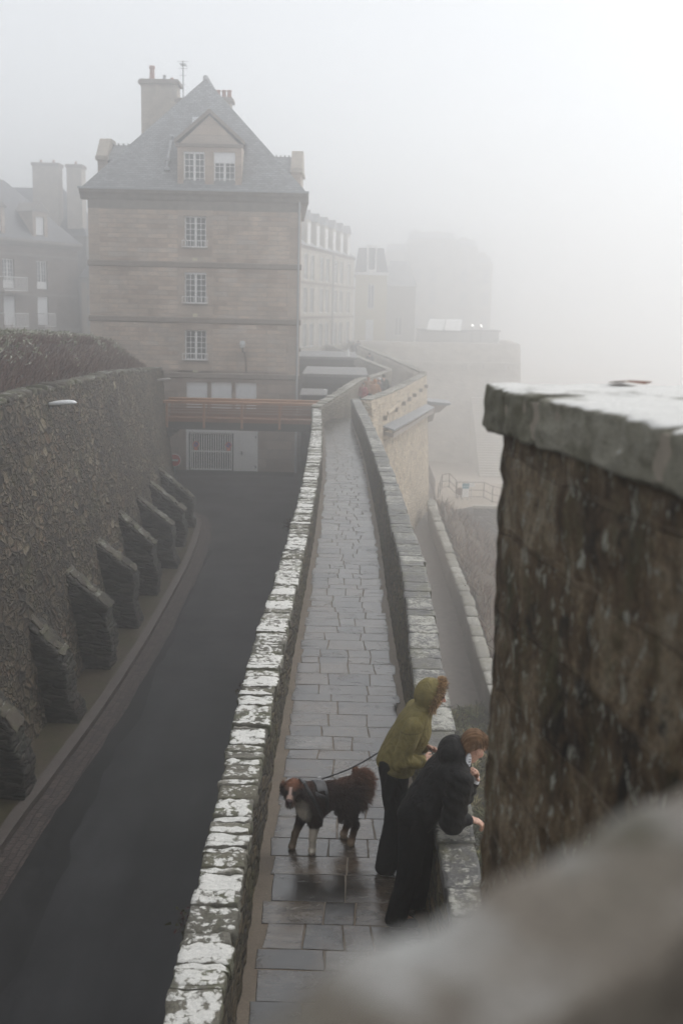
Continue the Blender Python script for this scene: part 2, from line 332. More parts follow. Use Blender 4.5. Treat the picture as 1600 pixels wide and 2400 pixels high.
# asphalt
def asphalt(name,c,patch=False,r0=.42,sp_=.3):
    t=NT(name); v=t.co()
    g=t.noise(v,90,3,.8); b_=t.noise(v,.35,6,.62)
    col=t.mix(1,t.ramp(g,[(.25,mul3(c,.7)),(.75,mul3(c,1.35))]),t.ramp(b_,[(.3,.55),(.7,1.6)]),'MULTIPLY')
    wet=t.noise(t.co('Object',(1.1,.12,1)),1.2,6,.65); col=t.mix(1,col,t.ramp(wet,[(.35,.6),(.65,1.55)]),'MULTIPLY'); sp=t.vor(v,2.2,'F1','Distance'); col=t.mix(t.ramp(sp,[(.012,.7),(.018,0.)]),col,(.35,.34,.32))
    ce=t.vor(t.warp(t.co('Object',(1,.55,1)),.9,1.1),.22,'DISTANCE_TO_EDGE'); ck=t.ramp(ce,[(.003,1.),(.009,0.)])
    ck=t.math('MULTIPLY',ck,t.ramp(t.noise(v,.5,3),[(.5,0.),(.58,.9)]))
    col=t.mix(ck,col,mul3(c,.3))
    r=t.ramp(t.noise(v,.5,7,.65),[(.3,r0),(.7,r0+.2)])
    return t.out(col,r,t.bump(g,.35,.006),sp_)
M['asphalt']=asphalt('wet_asphalt',(.016,.016,.0175)); M['asphalt2']=asphalt('older_asphalt',(.011,.011,.0115),r0=.52,sp_=.26)
def cobbles():
    t=NT('gutter_cobbles'); u=t.co('UV',(1,1,1)); w=t.warp(t.warp(u,2.5,.10),9,.04); c,f=t.brick(w,.19,.125,.014)
    col=t.ramp(t.math('ADD',t.math('MULTIPLY',t.sep(c,0),.5),t.math('MULTIPLY',t.noise(u,5,4,.7),.5)),stops([(.02,.014,.012),(.05,.033,.028),(.085,.062,.053),(.035,.025,.022)],.2,.8))
    col=t.mix(f,col,(.025,.02,.017)); col=t.mix(1,col,t.ramp(t.noise(u,40,5,.7),[(.3,.6),(.7,1.35)]),'MULTIPLY')
    h=t.math('SUBTRACT',t.math('MULTIPLY',t.noise(u,14,6,.7),.7),f)
    return t.out(col,.5,t.bump(h,1,.03))
M['cobble']=cobbles()
def mossy(name,a,b,moss,thr=.45,rough=.75,uvs=1.):
    t=NT(name); v=t.co(); n=t.noise(v,1.1,8,.7)
    col=t.ramp(t.noise(v,3,7,.75),[(.3,a),(.7,b)]); col=t.mix(t.ramp(n,[(thr,0.),(thr+.2,.9)]),col,moss)
    col=t.mix(1,col,t.ramp(t.noise(v,60,4,.7),[(.3,.7),(.7,1.3)]),'MULTIPLY')
    return t.out(col,rough,t.bump(t.noise(v,25,6,.7),.4,.01))
M['pave']=mossy('mossy_pavement',(.030,.023,.015),(.095,.072,.048),(.035,.038,.008),.44,.45)
M['kerb']=mossy('kerb_granite',(.055,.045,.04),(.10,.082,.072),(.05,.045,.03),.55,.6)
M['path']=mossy('lower_concrete',(.085,.068,.058),(.21,.178,.155),(.09,.08,.058),.52,.6)
M['dirt']=mossy('walkway_grit',(.105,.080,.056),(.175,.138,.10),(.085,.075,.04),.56,.55)
M['beach']=mossy('beach_sand',(.34,.28,.22),(.42,.36,.29),(.25,.22,.18),.6,.8)
M['earth']=mossy('scrub_soil',(.075,.050,.036),(.14,.10,.07),(.10,.085,.045),.5,.95)
M['turf']=mossy('turf_soil',(.03,.026,.014),(.055,.045,.024),(.035,.04,.014),.45,.95)
M['lawn']=mossy('garden_soil',(.05,.035,.028),(.08,.06,.045),(.05,.045,.025),.5,.95)
t=NT('sea_water'); v=t.co(); M['sea']=t.out((.10,.13,.14),.25,t.bump(t.noise(v,1.2,5,.6),.4,.1))
# wet flagstones
def flags():
    t=NT('wet_flagstone'); v=t.co(); tone=t.attr('tone'); tr=t.sep(tone,0); tg=t.sep(tone,1); te=t.sep(tone,2)
    base=t.ramp(t.math('ADD',t.math('MULTIPLY',tr,.7),t.math('MULTIPLY',t.noise(v,2.5,5,.65),.3)),stops([(.018,.016,.014),(.045,.040,.035),(.080,.064,.048),(.032,.030,.028),(.10,.09,.077)],.15,.85))
    st=t.noise(t.co('Object',(3,11,3)),1,7,.72,.4); base=t.mix(1,base,t.ramp(st,[(.32,.45),(.68,1.75)]),'MULTIPLY')
    base=t.mix(t.ramp(t.noise(v,1.7,8,.75),[(.48,0.),(.66,.75)]),base,(.10,.068,.042)); base=t.mix(t.ramp(t.noise(v,7,8,.78),[(.56,0.),(.64,.6)]),base,(.018,.017,.016)); base=t.mix(t.ramp(t.noise(v,11,8,.78),[(.60,0.),(.66,.5)]),base,(.13,.115,.095))
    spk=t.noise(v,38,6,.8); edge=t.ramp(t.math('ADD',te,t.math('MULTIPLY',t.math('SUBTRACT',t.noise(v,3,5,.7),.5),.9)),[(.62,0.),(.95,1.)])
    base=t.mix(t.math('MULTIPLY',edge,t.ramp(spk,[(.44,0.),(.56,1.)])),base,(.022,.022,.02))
    rg=t.math('ADD',t.ramp(t.noise(t.co('Object',(1.6,3.2,1.6)),1.5,8,.78,.5),[(.36,.03),(.52,.13),(.66,.32)]),t.math('MULTIPLY',edge,.16)); rg=t.math('ADD',rg,t.math('MULTIPLY',tg,.08)); rg=t.math('ADD',rg,.01)
    h=t.math('ADD',t.math('MULTIPLY',st,.6),t.math('MULTIPLY',t.noise(v,26,5,.7),.22)); h=t.math('ADD',h,t.math('MULTIPLY',t.noise(v,4,3,.5),1.1))
    t.b.inputs['IOR'].default_value=1.9; return t.out(base,rg,t.bump(h,.34,.012),.5)
M['flag']=flags()
# ---------------------------------------------------------------- ground, street, paths
def struct(o,label): prop(o,label,None,None,'structure'); return o
def sheet(name,mat,poly,z,label,th=0):
    b=MB(); b.poly([(x,y,z) for x,y in poly])
    if th:
        n=len(poly)
        for k in range(n):
            p,q=poly[k],poly[(k+1)%n]; b.poly([(p[0],p[1],z),(p[0],p[1],z-th),(q[0],q[1],z-th),(q[0],q[1],z)])
    return struct(b.build(name,mat),label)
sheet('sea',M['sea'],[(75,-55),(390,-55),(390,390),(75,390)],-13.9,'sea reaching away under the fog')
sheet('beach',M['beach'],[(-.9,-55),(90,-55),(90,390),(-.9,390)],-13.6,'wide wet sand beach far below the ramparts, spread out to bounce light')  # sand spread far over the sea, kept pale to bounce light into the fog
sheet('city_ground',M['asphalt'],[(-380,-45),(-1.0,-45),(-1.0,50),(1,58),(2,68),(1,90),(-1,134),(-1,186),(14,190),(14,380),(-380,380)],-3.46,'ground of the walled town',.1)
def pl_resample(pts,step):
    P=np.array(pts,float); d=np.r_[0,np.cumsum(np.linalg.norm(np.diff(P[:,:2],axis=0),axis=1))]
    s=np.linspace(0,d[-1],max(int(d[-1]/step)+1,2)); return np.stack([np.interp(s,d,P[:,k]) for k in range(P.shape[1])],1),s
def smooth_pl(pts,n=8):
    # Catmull-Rom through the points
    P=np.array(pts,float); P=np.vstack([2*P[0]-P[1],P,2*P[-1]-P[-2]]); o=[]
    for k in range(1,len(P)-2):
        for t in np.linspace(0,1,n,endpoint=False):
            a,b_,c,d=P[k-1:k+3]; o.append(.5*((2*b_)+(-a+c)*t+(2*a-5*b_+4*c-d)*t*t+(-a+3*b_-3*c+d)*t**3))
    o.append(P[-2]); return np.array(o)
kerbL=smooth_pl([(-5.1,-8),(-5.0,6),(-4.92,14.7),(-4.81,17.2),(-4.66,20.7),(-4.61,25.3),(-4.7,31.7),(-4.83,35),(-5.05,38),(-5.45,40.4),(-6.1,41.6),(-7.2,42.)],6)
def offs(P,d):
    P=np.asarray(P,float); T=np.gradient(P[:,:2],axis=0); T/=np.linalg.norm(T,axis=1)[:,None]; N=np.stack([T[:,1],-T[:,0]],1); return P[:,:2]+N*d
def ribbon(name,mat,A,B,za,zb,label,drop=None):
    b=MB(); s=np.r_[0,np.cumsum(np.linalg.norm(np.diff(A,axis=0),axis=1))]; wv=np.linalg.norm(A-B,axis=1)
    for k in range(len(A)-1):
        b.poly([(*A[k],za),(*B[k],zb),(*B[k+1],zb),(*A[k+1],za)],[(s[k],0),(s[k],wv[k]),(s[k+1],wv[k+1]),(s[k+1],0)])
        if drop: b.poly([(*B[k],zb),(*B[k],drop),(*B[k+1],drop),(*B[k+1],zb)],[(s[k],wv[k]),(s[k],wv[k]+zb-drop),(s[k+1],wv[k]+zb-drop),(s[k+1],wv[k])])
    return struct(b.build(name,mat),label)
sheet('street',M['asphalt'],[(-12,-20),(-.98,-20),(-.98,53.2),(-30,53.2),(-30,47),(-12,44)],-3.4,'wet black asphalt street between the walls')
seam=[onz(x,y,-3.396) for x,y in [(0,2335),(60,2250),(150,2045),(172,1960),(214,1890),(262,1770),(330,1680),(372,1560),(410,1500),(425,1440),(452,1390),(470,1340),(500,1290)]]
seam=[(-4.9,-6),(-3.9,8)]+seam
sA,_=pl_resample(seam,.25); sB=np.array([[np.interp(p[1],kerbL[:,1],kerbL[:,0])+.2,p[1]] for p in sA])
sA[:,0]+=np.array([mnoise.noise((0,y*1.4,3.1))*.09 for y in sA[:,1]])
ribbon('street_patch',M['asphalt2'],sB,sA,-3.396,-3.396,'older darker strip of asphalt along the gutter')
gut=offs(kerbL,.42); gut=gut+np.array([[mnoise.noise((k*.7,0,0))*.07,0] for k in range(len(gut))])
ribbon('gutter',M['cobble'],kerbL[:,:2],gut,-3.388,-3.385,'reddish cobbled gutter beside the kerb')
ribbon('kerb',M['kerb'],offs(kerbL,-.2),kerbL[:,:2],-3.27,-3.28,'low stone kerb','' or -3.40)
ribbon('pavement',M['pave'],np.array([[-8.6,p[1]] for p in offs(kerbL,-.2)]),offs(kerbL,-.2),-3.27,-3.272,'mossy narrow pavement below the rampart')
sheet('door_apron',M['asphalt2'],[(-9.4,53.0),(-2.4,53.0),(-2.4,51.6),(-4.6,51.9),(-9.4,50.9)],-3.392,'asphalt apron in front of the garage')
# ---------------------------------------------------------------- walls built as strips
def wall_strip(inner,outer,zt,zi,zo,step=.12,disp=.02,dsc=3.,ends=True,crown=0,zstep=None,seed=0):
    I=np.array(inner,float); O=np.array(outer,float); n0=len(I)
    zt=np.array(zt,float)*np.ones(n0); bi=np.array(I[:,2:4]) if I.shape[1]>3 else I[:,:2]; bo=np.array(O[:,2:4]) if O.shape[1]>3 else O[:,:2]
    A=np.hstack([bi,I[:,:2],O[:,:2],bo,zt[:,None]]); d=np.r_[0,np.cumsum(np.linalg.norm(np.diff((I[:,:2]+O[:,:2])/2,axis=0),axis=1))]
    s=np.linspace(0,d[-1],max(int(d[-1]/step)+1,2)); Q=np.stack([np.interp(s,d,A[:,k]) for k in range(9)],1)
    zs=zstep or step; ht=zt.max(); n1=max(int((ht-zi)/zs),2); n2=max(int(np.linalg.norm(A[0,2:4]-A[0,4:6])/zs),2); n3=max(int((ht-zo)/zs),2)
    cols=[]; vv=[]; v=0
    for k in range(n1+1):
        t=k/n1; cols.append(np.c_[Q[:,0:2]*(1-t)+Q[:,2:4]*t, zi*(1-t)+Q[:,8]*t]); vv.append(t*(ht-zi))
    v=vv[-1]; wd=np.linalg.norm(A[0,2:4]-A[0,4:6])
    for k in range(1,n2+1):
        t=k/n2; cols.append(np.c_[Q[:,2:4]*(1-t)+Q[:,4:6]*t, Q[:,8]+crown*math.sin(math.pi*t)]); vv.append(v+t*wd)
    v=vv[-1]
    for k in range(1,n3+1):
        t=k/n3; cols.append(np.c_[Q[:,4:6]*(1-t)+Q[:,6:8]*t, Q[:,8]*(1-t)+zo*t]); vv.append(v+t*(ht-zo))
    G=np.stack(cols,1); ns,nc=G.shape[:2]
    if disp:
        gu=np.gradient(G,axis=0); gv=np.gradient(G,axis=1); N=np.cross(gu,gv); N/=np.linalg.norm(N,axis=2)[:,:,None]+1e-9
        D=np.array([[mnoise.noise((p[0]*dsc+seed,p[1]*dsc,p[2]*dsc*1.6))+.6*mnoise.noise((p[0]*dsc*2.7,p[1]*dsc*2.7+seed,p[2]*dsc*3.5)) for p in row] for row in G]); G=G+N*(D*disp)[:,:,None]
    V=G.reshape(-1,3); F=[]; uv=[]
    for i in range(ns-1):
        for j in range(nc-1):
            F.append([i*nc+j,(i+1)*nc+j,(i+1)*nc+j+1,i*nc+j+1]); uv+=[(s[i],vv[j]),(s[i+1],vv[j]),(s[i+1],vv[j+1]),(s[i],vv[j+1])]
    if ends:
        for i in (0,ns-1):
            F.append([i*nc+j for j in range(nc)]); b0=G[i,0]; uv+=[(float(np.linalg.norm((G[i,j]-b0)[:2])),float(G[i,j,2])) for j in range(nc)]
    return V,F,uv
def rblock(l,w,h,k=7,n=5,dz=.012,seed=0,sc=9):
    # rounded stone block centred at the origin, base at z=0 : verts, faces
    g=np.linspace(-1,1,n); vs={}; F=[]; V=[]
    def vid(p):
        key=tuple(np.round(p,5))
        if key not in vs: vs[key]=len(V); V.append(p)
        return vs[key]
    for ax in range(3):
        for sg in (-1,1):
            for i in range(n-1):
                for j in range(n-1):
                    q=[]
                    for a,b_ in ((i,j),(i+1,j),(i+1,j+1),(i,j+1)):
                        p=[0,0,0]; p[ax]=sg; p[(ax+1)%3]=g[a]; p[(ax+2)%3]=g[b_]; q.append(vid(p))
                    F.append(q if sg>0 else q[::-1])
    V=np.array(V); V=V/(np.sum(np.abs(V)**k,axis=1)**(1/k))[:,None]; V=V*np.array([w/2,l/2,h/2])+np.array([0,0,h/2])
    o=seed*1.7
    V=V+np.array([[mnoise.noise((p[0]*sc+o,p[1]*sc,p[2]*sc)),mnoise.noise((p[0]*sc,p[1]*sc+o,p[2]*sc)),mnoise.noise((p[0]*sc,p[1]*sc,p[2]*sc+o))] for p in V])*dz
    return V,F
def stone_row(A,B,zf,lens,h,over=.02,seed=0,tilt=.03,n=5,k=7,dz=.012,gap=.012,hv=.3,sc=9):
    # a row of coping stones laid across a wall whose top edges are the polylines A (inner), B (outer)
    r=random.Random(seed); A=np.array(A,float)[:,:2]; B=np.array(B,float)[:,:2]; Md=(A+B)/2
    d=np.r_[0,np.cumsum(np.linalg.norm(np.diff(Md,axis=0),axis=1))]; s=0; VV=[]; FF=[]; TT=[]; c=0
    while s<d[-1]-.05:
        l=r.uniform(*lens) if r.random()<.75 else r.uniform(lens[0],lens[0]*1.6); l=min(l,d[-1]-s+.02); m=s+l/2
        a=np.array([np.interp(m,d,A[:,i]) for i in (0,1)]); b=np.array([np.interp(m,d,B[:,i]) for i in (0,1)])
        a2=np.array([np.interp(min(m+.2,d[-1]),d,Md[:,i]) for i in (0,1)])-np.array([np.interp(max(m-.2,0),d,Md[:,i]) for i in (0,1)]); a2/=np.linalg.norm(a2)
        x=np.array([a2[1],-a2[0]]); wd=np.linalg.norm(b-a)+2*over+r.uniform(-.025,.02); hh=h*(1+r.uniform(-hv,hv))
        V,F=rblock(l-gap,wd,hh,k,n,dz,seed+c,sc); rz=r.uniform(-tilt,tilt); ty=r.uniform(-tilt,tilt)
        V=V+np.c_[np.zeros(len(V)),np.zeros(len(V)),V[:,0]*ty+V[:,1]*r.uniform(-tilt,tilt)]; V[:,0]+=V[:,1]*rz
        cen=(a+b)/2+x*r.uniform(-.012,.012); P=np.c_[cen[0]+V[:,0]*x[0]+V[:,1]*a2[0],cen[1]+V[:,0]*x[1]+V[:,1]*a2[1],V[:,2]+zf(m)]
        o=sum(map(len,VV)); VV.append(P); FF+=[[i+o for i in f] for f in F]; TT+= [[r.random(),r.random(),r.random()]]*len(P); s+=l; c+=1
    return np.vstack(VV),FF,np.array(TT)
# walkway parapet on the street side
Lin=[(-.60,.2),(-.62,3),(-.65,5.7),(-.67,8),(-.68,10.2),(-.66,13),(-.62,17.5),(-.59,22),(-.60,29.5),(-.72,36),(-.92,43.6)]
Lout=[(-.96,.2),(-.96,3),(-.95,5.7),(-.96,8),(-1.0,10.2),(-1.0,13),(-.94,17.5),(-.90,22),(-.95,29.5),(-1.05,36),(-1.24,43.6)]
lw=empty('parapet_wall',(-.8,20,-3.5),'long low walkway parapet with white lichen on its coping above the street','wall')
V,Fc,uv=wall_strip([(x,y,x+.05,y) for x,y in Lin],[(x,y,x-.12,y) for x,y in Lout],.55,-.06,-3.5,.11,.022,4,zstep=.11); mesh_obj('masonry',V,Fc,M['dry'],lw,uv=uv,smooth=True)
V,Fc,T=stone_row(Lin,Lout,lambda s:.535+.03*math.sin(s*.7),(.05,.40),.115,.018,3,.035,dz=.02,hv=.11,k=16,n=7,gap=.0,sc=14); mesh_obj('coping',V,Fc,M['capL'],lw,smooth=True,attrs={'tone':T})
# walkway parapet on the sea side
Rin=[(.80,4),(.78,6.6),(.77,7.6),(.82,11),(.87,13),(.92,15),(.95,17.5),(.89,20),(.94,22.6),(.84,28.7),(.69,35.5),(.5,41),(.31,46.8)]
Rout=[(1.02,4),(1.02,6.7),(1.05,7.7),(1.10,10.3),(1.18,12.4),(1.25,14.6),(1.30,16.5),(1.26,19),(1.26,21.8),(1.21,26),(1.10,32.2),(.9,40),(.68,46.8)]
Rbase=[(.72,4),(.72,6.6),(.72,7.6),(.79,11),(.81,13),(.78,15),(.77,17.5),(.79,20),(.78,22.6),(.74,28.7),(.66,35.5),(.5,41),(.33,46.8)]
rw=empty('parapet_wall',(1.0,20,-7.6),'walkway parapet with slate coping that the two people lean over','wall')
def pl_at(P,ys): P=np.array(P,float); return [(float(np.interp(y,P[:,1],P[:,0])),float(y)) for y in ys]
ys=np.r_[np.arange(4,46.8,1.4),46.8]; RI=pl_at(Rin,ys); RO=pl_at(Rout,ys); RB=pl_at(Rbase,ys)
V,Fc,uv=wall_strip([(a[0],a[1],b_[0],b_[1]) for a,b_ in zip(RI,RB)],[(x,y,x+.45,y) for x,y in RO],.70,-.06,-7.6,.13,.02,4,zstep=.13); mesh_obj('masonry',V,Fc,M['dry'],rw,uv=uv,smooth=True)
V,Fc,T=stone_row(RI,RO,lambda s:.69,(.26,.66),.115,.015,11,.010,8,24,dz=.012,hv=.05,gap=.003,sc=12); mesh_obj('coping',V,Fc,M['capR'],rw,smooth=True,attrs={'tone':T})
# walkway: bed of grit and irregular flagstones in rows
def walkway():
    r=random.Random(5); V=[]; F=[]; T=[]
    y=-1.0
    lx=lambda y:float(np.interp(y,[p[1] for p in Lin],[p[0] for p in Lin]))+.05; rx=lambda y:float(np.interp(y,[p[1] for p in Rbase],[p[0] for p in Rbase]))
    while y<46.2:
        d=r.uniform(.24,.46) if y<30 else r.uniform(.26,.4)
        a,b_=lx(y)+.075+r.uniform(-.02,.05),rx(y)-.05+r.uniform(-.05,.02); b_+= .25*max(0,(y-44.5)/2)
        n=r.choice([2,3,3,3,4]); cuts=sorted([0,1]+[(k+r.uniform(-.28,.28))/n for k in range(1,n)]); sk=r.uniform(-.012,.012)
        sks=[r.uniform(-.014,.014) for _ in cuts]
        for qi,(u,v) in enumerate(zip(cuts,cuts[1:])):
            if v-u<.08: continue
            g=.005; x0,x1=a+(b_-a)*u+g,a+(b_-a)*v-g; y0,y1=y+g*.7,y+d-g*.7; nx=max(3,int((x1-x0)/.1)); ny=3
            tz=r.uniform(-.0015,.0015); tx,ty=r.uniform(-.003,.003),r.uniform(-.006,.006); skl,skr=sks[qi],sks[qi+1]
            ring=[(x0+(x1-x0)*i/nx,y0) for i in range(nx)]+[(x1,y0+(y1-y0)*j/ny) for j in range(ny)]+[(x1-(x1-x0)*i/nx,y1) for i in range(nx)]+[(x0,y1-(y1-y0)*j/ny) for j in range(ny)]
            cx,cy=(x0+x1)/2,(y0+y1)/2; o=len(V); m=len(ring); tone=(r.random(),r.random(),0); rings=[[],[],[]]
            for (px,py) in ring:
                ex=(skl if px<cx else skr)*((py-cy)/d)*2; px+=ex; py+=sk*(px-(a+b_)/2)
                wob=.009; px+=mnoise.noise((px*6,py*6,o*.1))*wob; py+=mnoise.noise((px*5,py*5,o*.1+9))*wob
                for q,(ins,dz) in enumerate(((0,-.03),(.0015,-.002),(.006,0))):
                    dx,dy=cx-px,cy-py; L=math.hypot(dx,dy); qx,qy=px+dx/L*ins,py+dy/L*ins
                    rings[q].append((qx,qy,dz+tz+(qx-cx)*tx+(qy-cy)*ty))
            for q in range(3): V+=rings[q]
            for q in range(2):
                for k in range(m): F.append([o+q*m+k,o+q*m+(k+1)%m,o+(q+1)*m+(k+1)%m,o+(q+1)*m+k])
            F.append([o+2*m+k for k in range(m)])
            for p in V[o:]:
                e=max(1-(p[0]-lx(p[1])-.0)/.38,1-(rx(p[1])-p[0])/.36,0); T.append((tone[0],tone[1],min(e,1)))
        y+=d
    return V,F,T
V,Fc,T=walkway(); struct(mesh_obj('walkway',V,Fc,M['flag'],origin=(0,20,0),attrs={'tone':T}),'rain-wet slate flagstone walkway along the rampart')
b=MB()
for y0 in np.arange(-1.5,46.5,1.):
    y1=min(y0+1.,46.5); e0,e1=.3*max(0,(y0-44.5)/2),.3*max(0,(y1-44.5)/2)
    b.poly([(pl_at(Lin,[y0])[0][0]-.1,y0,-.006),(pl_at(Rbase,[y0])[0][0]+.1+e0,y0,-.006),(pl_at(Rbase,[y1])[0][0]+.1+e1,y1,-.006),(pl_at(Lin,[y1])[0][0]-.1,y1,-.006)])
struct(b.build('walkway_bed',M['dirt']),'sandy grit between and beside the flagstones')
# the walkway beyond the bend: dips, then runs on along the curving rampart
W2L=[(-.94,43.5),(.28,50.8),(.9,58),(2.2,65),(3.0,69.5)]; W2R=[(.72,46.6),(4.54,66.5)]
W3L=[(3.0,69.5),(2.0,79),(.9,90),(-.9,107),(-2,118)]; W3R=[(4.54,66.5),(3.4,84),(2.3,97),(1.5,108),(.6,120),(.3,133)]
sheet('far_walk',M['path'],[(3.0,91),(1.5,108),(.6,120),(-2,120),(-.9,107),(.8,91)],-.42,'rising far end of the rampart walk',.5)
sheet('walkway_beyond',M['path'],[(-.9,43.9),(.72,46.3),(4.5,66.5),(3.4,84),(1.5,108),(.6,120),(-2,120),(-.9,107),(.9,90),(2,79),(3,69.5),(.9,58),(.28,50.8)],-.68,'far part of the rampart walk')
b=MB(); b.poly([(-.92,43.6,-.02),(.33,46.3,-.02),(2.2,54,-.676),(.5,54,-.676),(.28,50.8,-.5)]); struct(b.build('walkway_ramp',M['path']),'sloping bit of walk at the bend')
def par(name,A,th,zt,zb,mat,label,cap='capS',group=None,batter=.3,side=1,step=.3,zi=None,lens=(.3,.7),capm=None):
    A=np.array(A,float); B_=offs(A,th*side); e=empty(name,(float(A[:,0].mean()),float(A[:,1].mean()),zb),label,'wall',group)
    Bb=offs(A,(th+batter)*side); V,Fc,uv=wall_strip([tuple(p) for p in A[:,:2]],[(*p,*q) for p,q in zip(B_,Bb)],zt,zi if zi is not None else zb,zb,step,.02,2.5,zstep=step); mesh_obj('masonry',V,Fc,mat,e,uv=uv,smooth=True)
    d=np.r_[0,np.cumsum(np.linalg.norm(np.diff(A[:,:2],axis=0),axis=1))]; zz=np.array(zt,float)*np.ones(len(A))
    V,Fc,T=stone_row(A,B_,lambda s:float(np.interp(s,d,zz))-.01,lens,.1,.03,len(A)+3,.03,4); mesh_obj('coping',V,Fc,M[cap],e,smooth=True,attrs={'tone':T}); return e
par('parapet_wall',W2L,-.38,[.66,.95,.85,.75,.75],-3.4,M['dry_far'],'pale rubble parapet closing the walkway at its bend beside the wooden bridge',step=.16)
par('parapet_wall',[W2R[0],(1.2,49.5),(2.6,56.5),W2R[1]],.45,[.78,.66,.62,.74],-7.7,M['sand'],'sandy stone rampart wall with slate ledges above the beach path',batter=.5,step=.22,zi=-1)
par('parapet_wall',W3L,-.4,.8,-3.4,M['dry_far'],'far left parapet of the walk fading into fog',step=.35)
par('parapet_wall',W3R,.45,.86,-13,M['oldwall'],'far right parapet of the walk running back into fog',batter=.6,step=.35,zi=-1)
# ---------------------------------------------------------------- tall rampart on the left with its buttresses
RB_=smooth_pl([(-5.5,-8),(-5.5,10),(-5.5,20),(-5.62,30),(-5.82,35),(-6.2,40),(-6.95,44.5),(-7.75,49.6)],5)
RT_=smooth_pl([(-6.45,-8),(-6.45,10),(-6.5,20),(-6.85,30),(-7.15,35),(-7.5,40),(-7.9,44.5),(-8.3,49.6)],5)
zT=np.interp(RB_[:,1],[-8,20,25,33,42,49.6],[2.8,2.75,2.69,2.5,2.1,1.7])
rm=empty('rampart_wall',(-7,22,-3.4),'tall rough rubble rampart with buttresses along the left of the street','wall')
V,Fc,uv=wall_strip([(t[0]-.5,t[1]) for t in RT_],[(t[0],t[1],b_[0],b_[1]) for t,b_ in zip(RT_,RB_)],zT,1.2,-3.45,.09,.035,5.,zstep=.09)
mesh_obj('masonry',V,Fc,M['rubble'],rm,uv=uv,smooth=True)
d_=np.r_[0,np.cumsum(np.linalg.norm(np.diff(RT_[:,:2],axis=0),axis=1))]
V,Fc,T=stone_row(np.c_[RT_[:,0]-.42,RT_[:,1]],RT_[:,:2],lambda s:float(np.interp(s,d_,zT))-.07,(.18,.5),.13,.02,31,.06,5,5,.05,hv=.4)
M['rcope']=lichen_stone('rampart_coping',[(.03,.025,.019),(.08,.066,.05),(.05,.042,.032)],white=(.26,.26,.23),thr=.57,wid=.05,wsc=9); mesh_obj('coping',V,Fc,M['rcope'],rm,smooth=True,attrs={'tone':T})
BUT=[(16.3,-4.95,-5.17,-2.12,-6.05,-1.1),(19.6,-4.95,-5.27,-1.95,-6.05,-1.12),(22.72,-4.95,-5.05,-1.88,-6.07,-1.0),(25.82,-5.0,-5.10,-1.82,-6.07,-1.1),(28.93,-4.99,-5.14,-1.86,-6.15,-.98),(32.11,-5.0,-5.17,-1.95,-6.2,-1.15),(35.07,-5.15,-5.22,-2.05,-6.3,-1.2),(38.3,-5.33,-5.40,-2.2,-6.6,-1.2),(13.0,-4.95,-5.2,-2.0,-6.05,-1.1),(9.8,-4.95,-5.2,-2.0,-6.05,-1.1)]
for kb,(y,xb,xk,zk,xa,za) in enumerate(BUT):
    th=.72; nx,nz_=14,22; G=[]
    # closed strip: near face -> front -> far face, cross-section outline sampled in (x,z)
    def outl(t):
        if t<.62: u=t/.62; return (xb+(xk-xb)*u+.04*math.sin(u*9+y),-3.35+(zk+3.35)*u)
        u=(t-.62)/.38; return (xk+(xa-xk)*u,zk+(za-zk)*u)
    xi=-6.6; faces=[]; V=[]; F=[]; uv=[]
    nt=44; nyv=8
    for i in range(nt+1):
        x,z=outl(i/nt)
        row=[(xi+(x-xi)*k/nx,y,z) for k in range(nx)]+[(x,y+th*k/nyv,z) for k in range(nyv+1)]+[(xi+(x-xi)*(nx-1-k)/nx,y+th,z) for k in range(nx)]
        ul=[k/nx*1.6 for k in range(nx)]+[1.6+th*k/nyv for k in range(nyv+1)]+[1.6+th+1.6*(k+1)/nx for k in range(nx)]
        m=len(row)
        for j,p in enumerate(row):
            a=.045; s=5; dz=mnoise.noise((p[0]*2.5,p[1]*2.5,p[2]*11+kb*3)); d2=mnoise.noise((p[0]*s+3,p[1]*s,p[2]*s*2.2))
            dy=(-1 if j<nx else (1 if j>nx+nyv else 0)); dx=1 if nx<=j<=nx+nyv else 0
            V.append((p[0]+dx*a*(dz+.6*d2),p[1]+dy*a*(dz+.6*d2),p[2]+.012*d2))
        if i:
            o=(i-1)*m
            for j in range(m-1):
                F.append([o+j,o+j+1,o+m+j+1,o+m+j]); z0=outl((i-1)/nt)[1]; uv+=[(ul[j],z0),(ul[j+1],z0),(ul[j+1],z),(ul[j],z)]
    o=nt*m; F.append([o+j for j in range(m)]); uv+=[(0,0)]*m
    bt=mesh_obj('buttress',V,F,M['butt'],rm,uv=uv,smooth=True)
    # slate coping stones down its slope
    r=random.Random(kb); L=math.hypot(xa-xk,za-zk); ang=math.atan2(za-zk,xk-xa); s=-.04; VV=[]; FF=[]; TT=[]
    while s<L+.05:
        l=r.uniform(.10,.34); v,f=rblock(l+.02,th*.62+r.uniform(-.2,.14),.05,9,6,.05,kb*9+s*7,9)
        ca,sa=math.cos(ang),math.sin(ang); c=s+l/2
        # local: x across(->world y), y along slope
        wx=xk-(xk-xa)*c/L; wz=zk+(za-zk)*c/L-.02
        P=np.c_[wx-v[:,1]*ca+v[:,2]*sa*.9, y+th/2+v[:,0], wz+v[:,1]*sa+v[:,2]*ca]; o=sum(map(len,VV)); VV.append(P); FF+=[[i+o for i in q] for q in f]; TT+=[[r.random()]*3]*len(P); s+=l
    mesh_obj('coping',np.vstack(VV),FF,M['rcope'],bt,smooth=True,attrs={'tone':np.array(TT)})
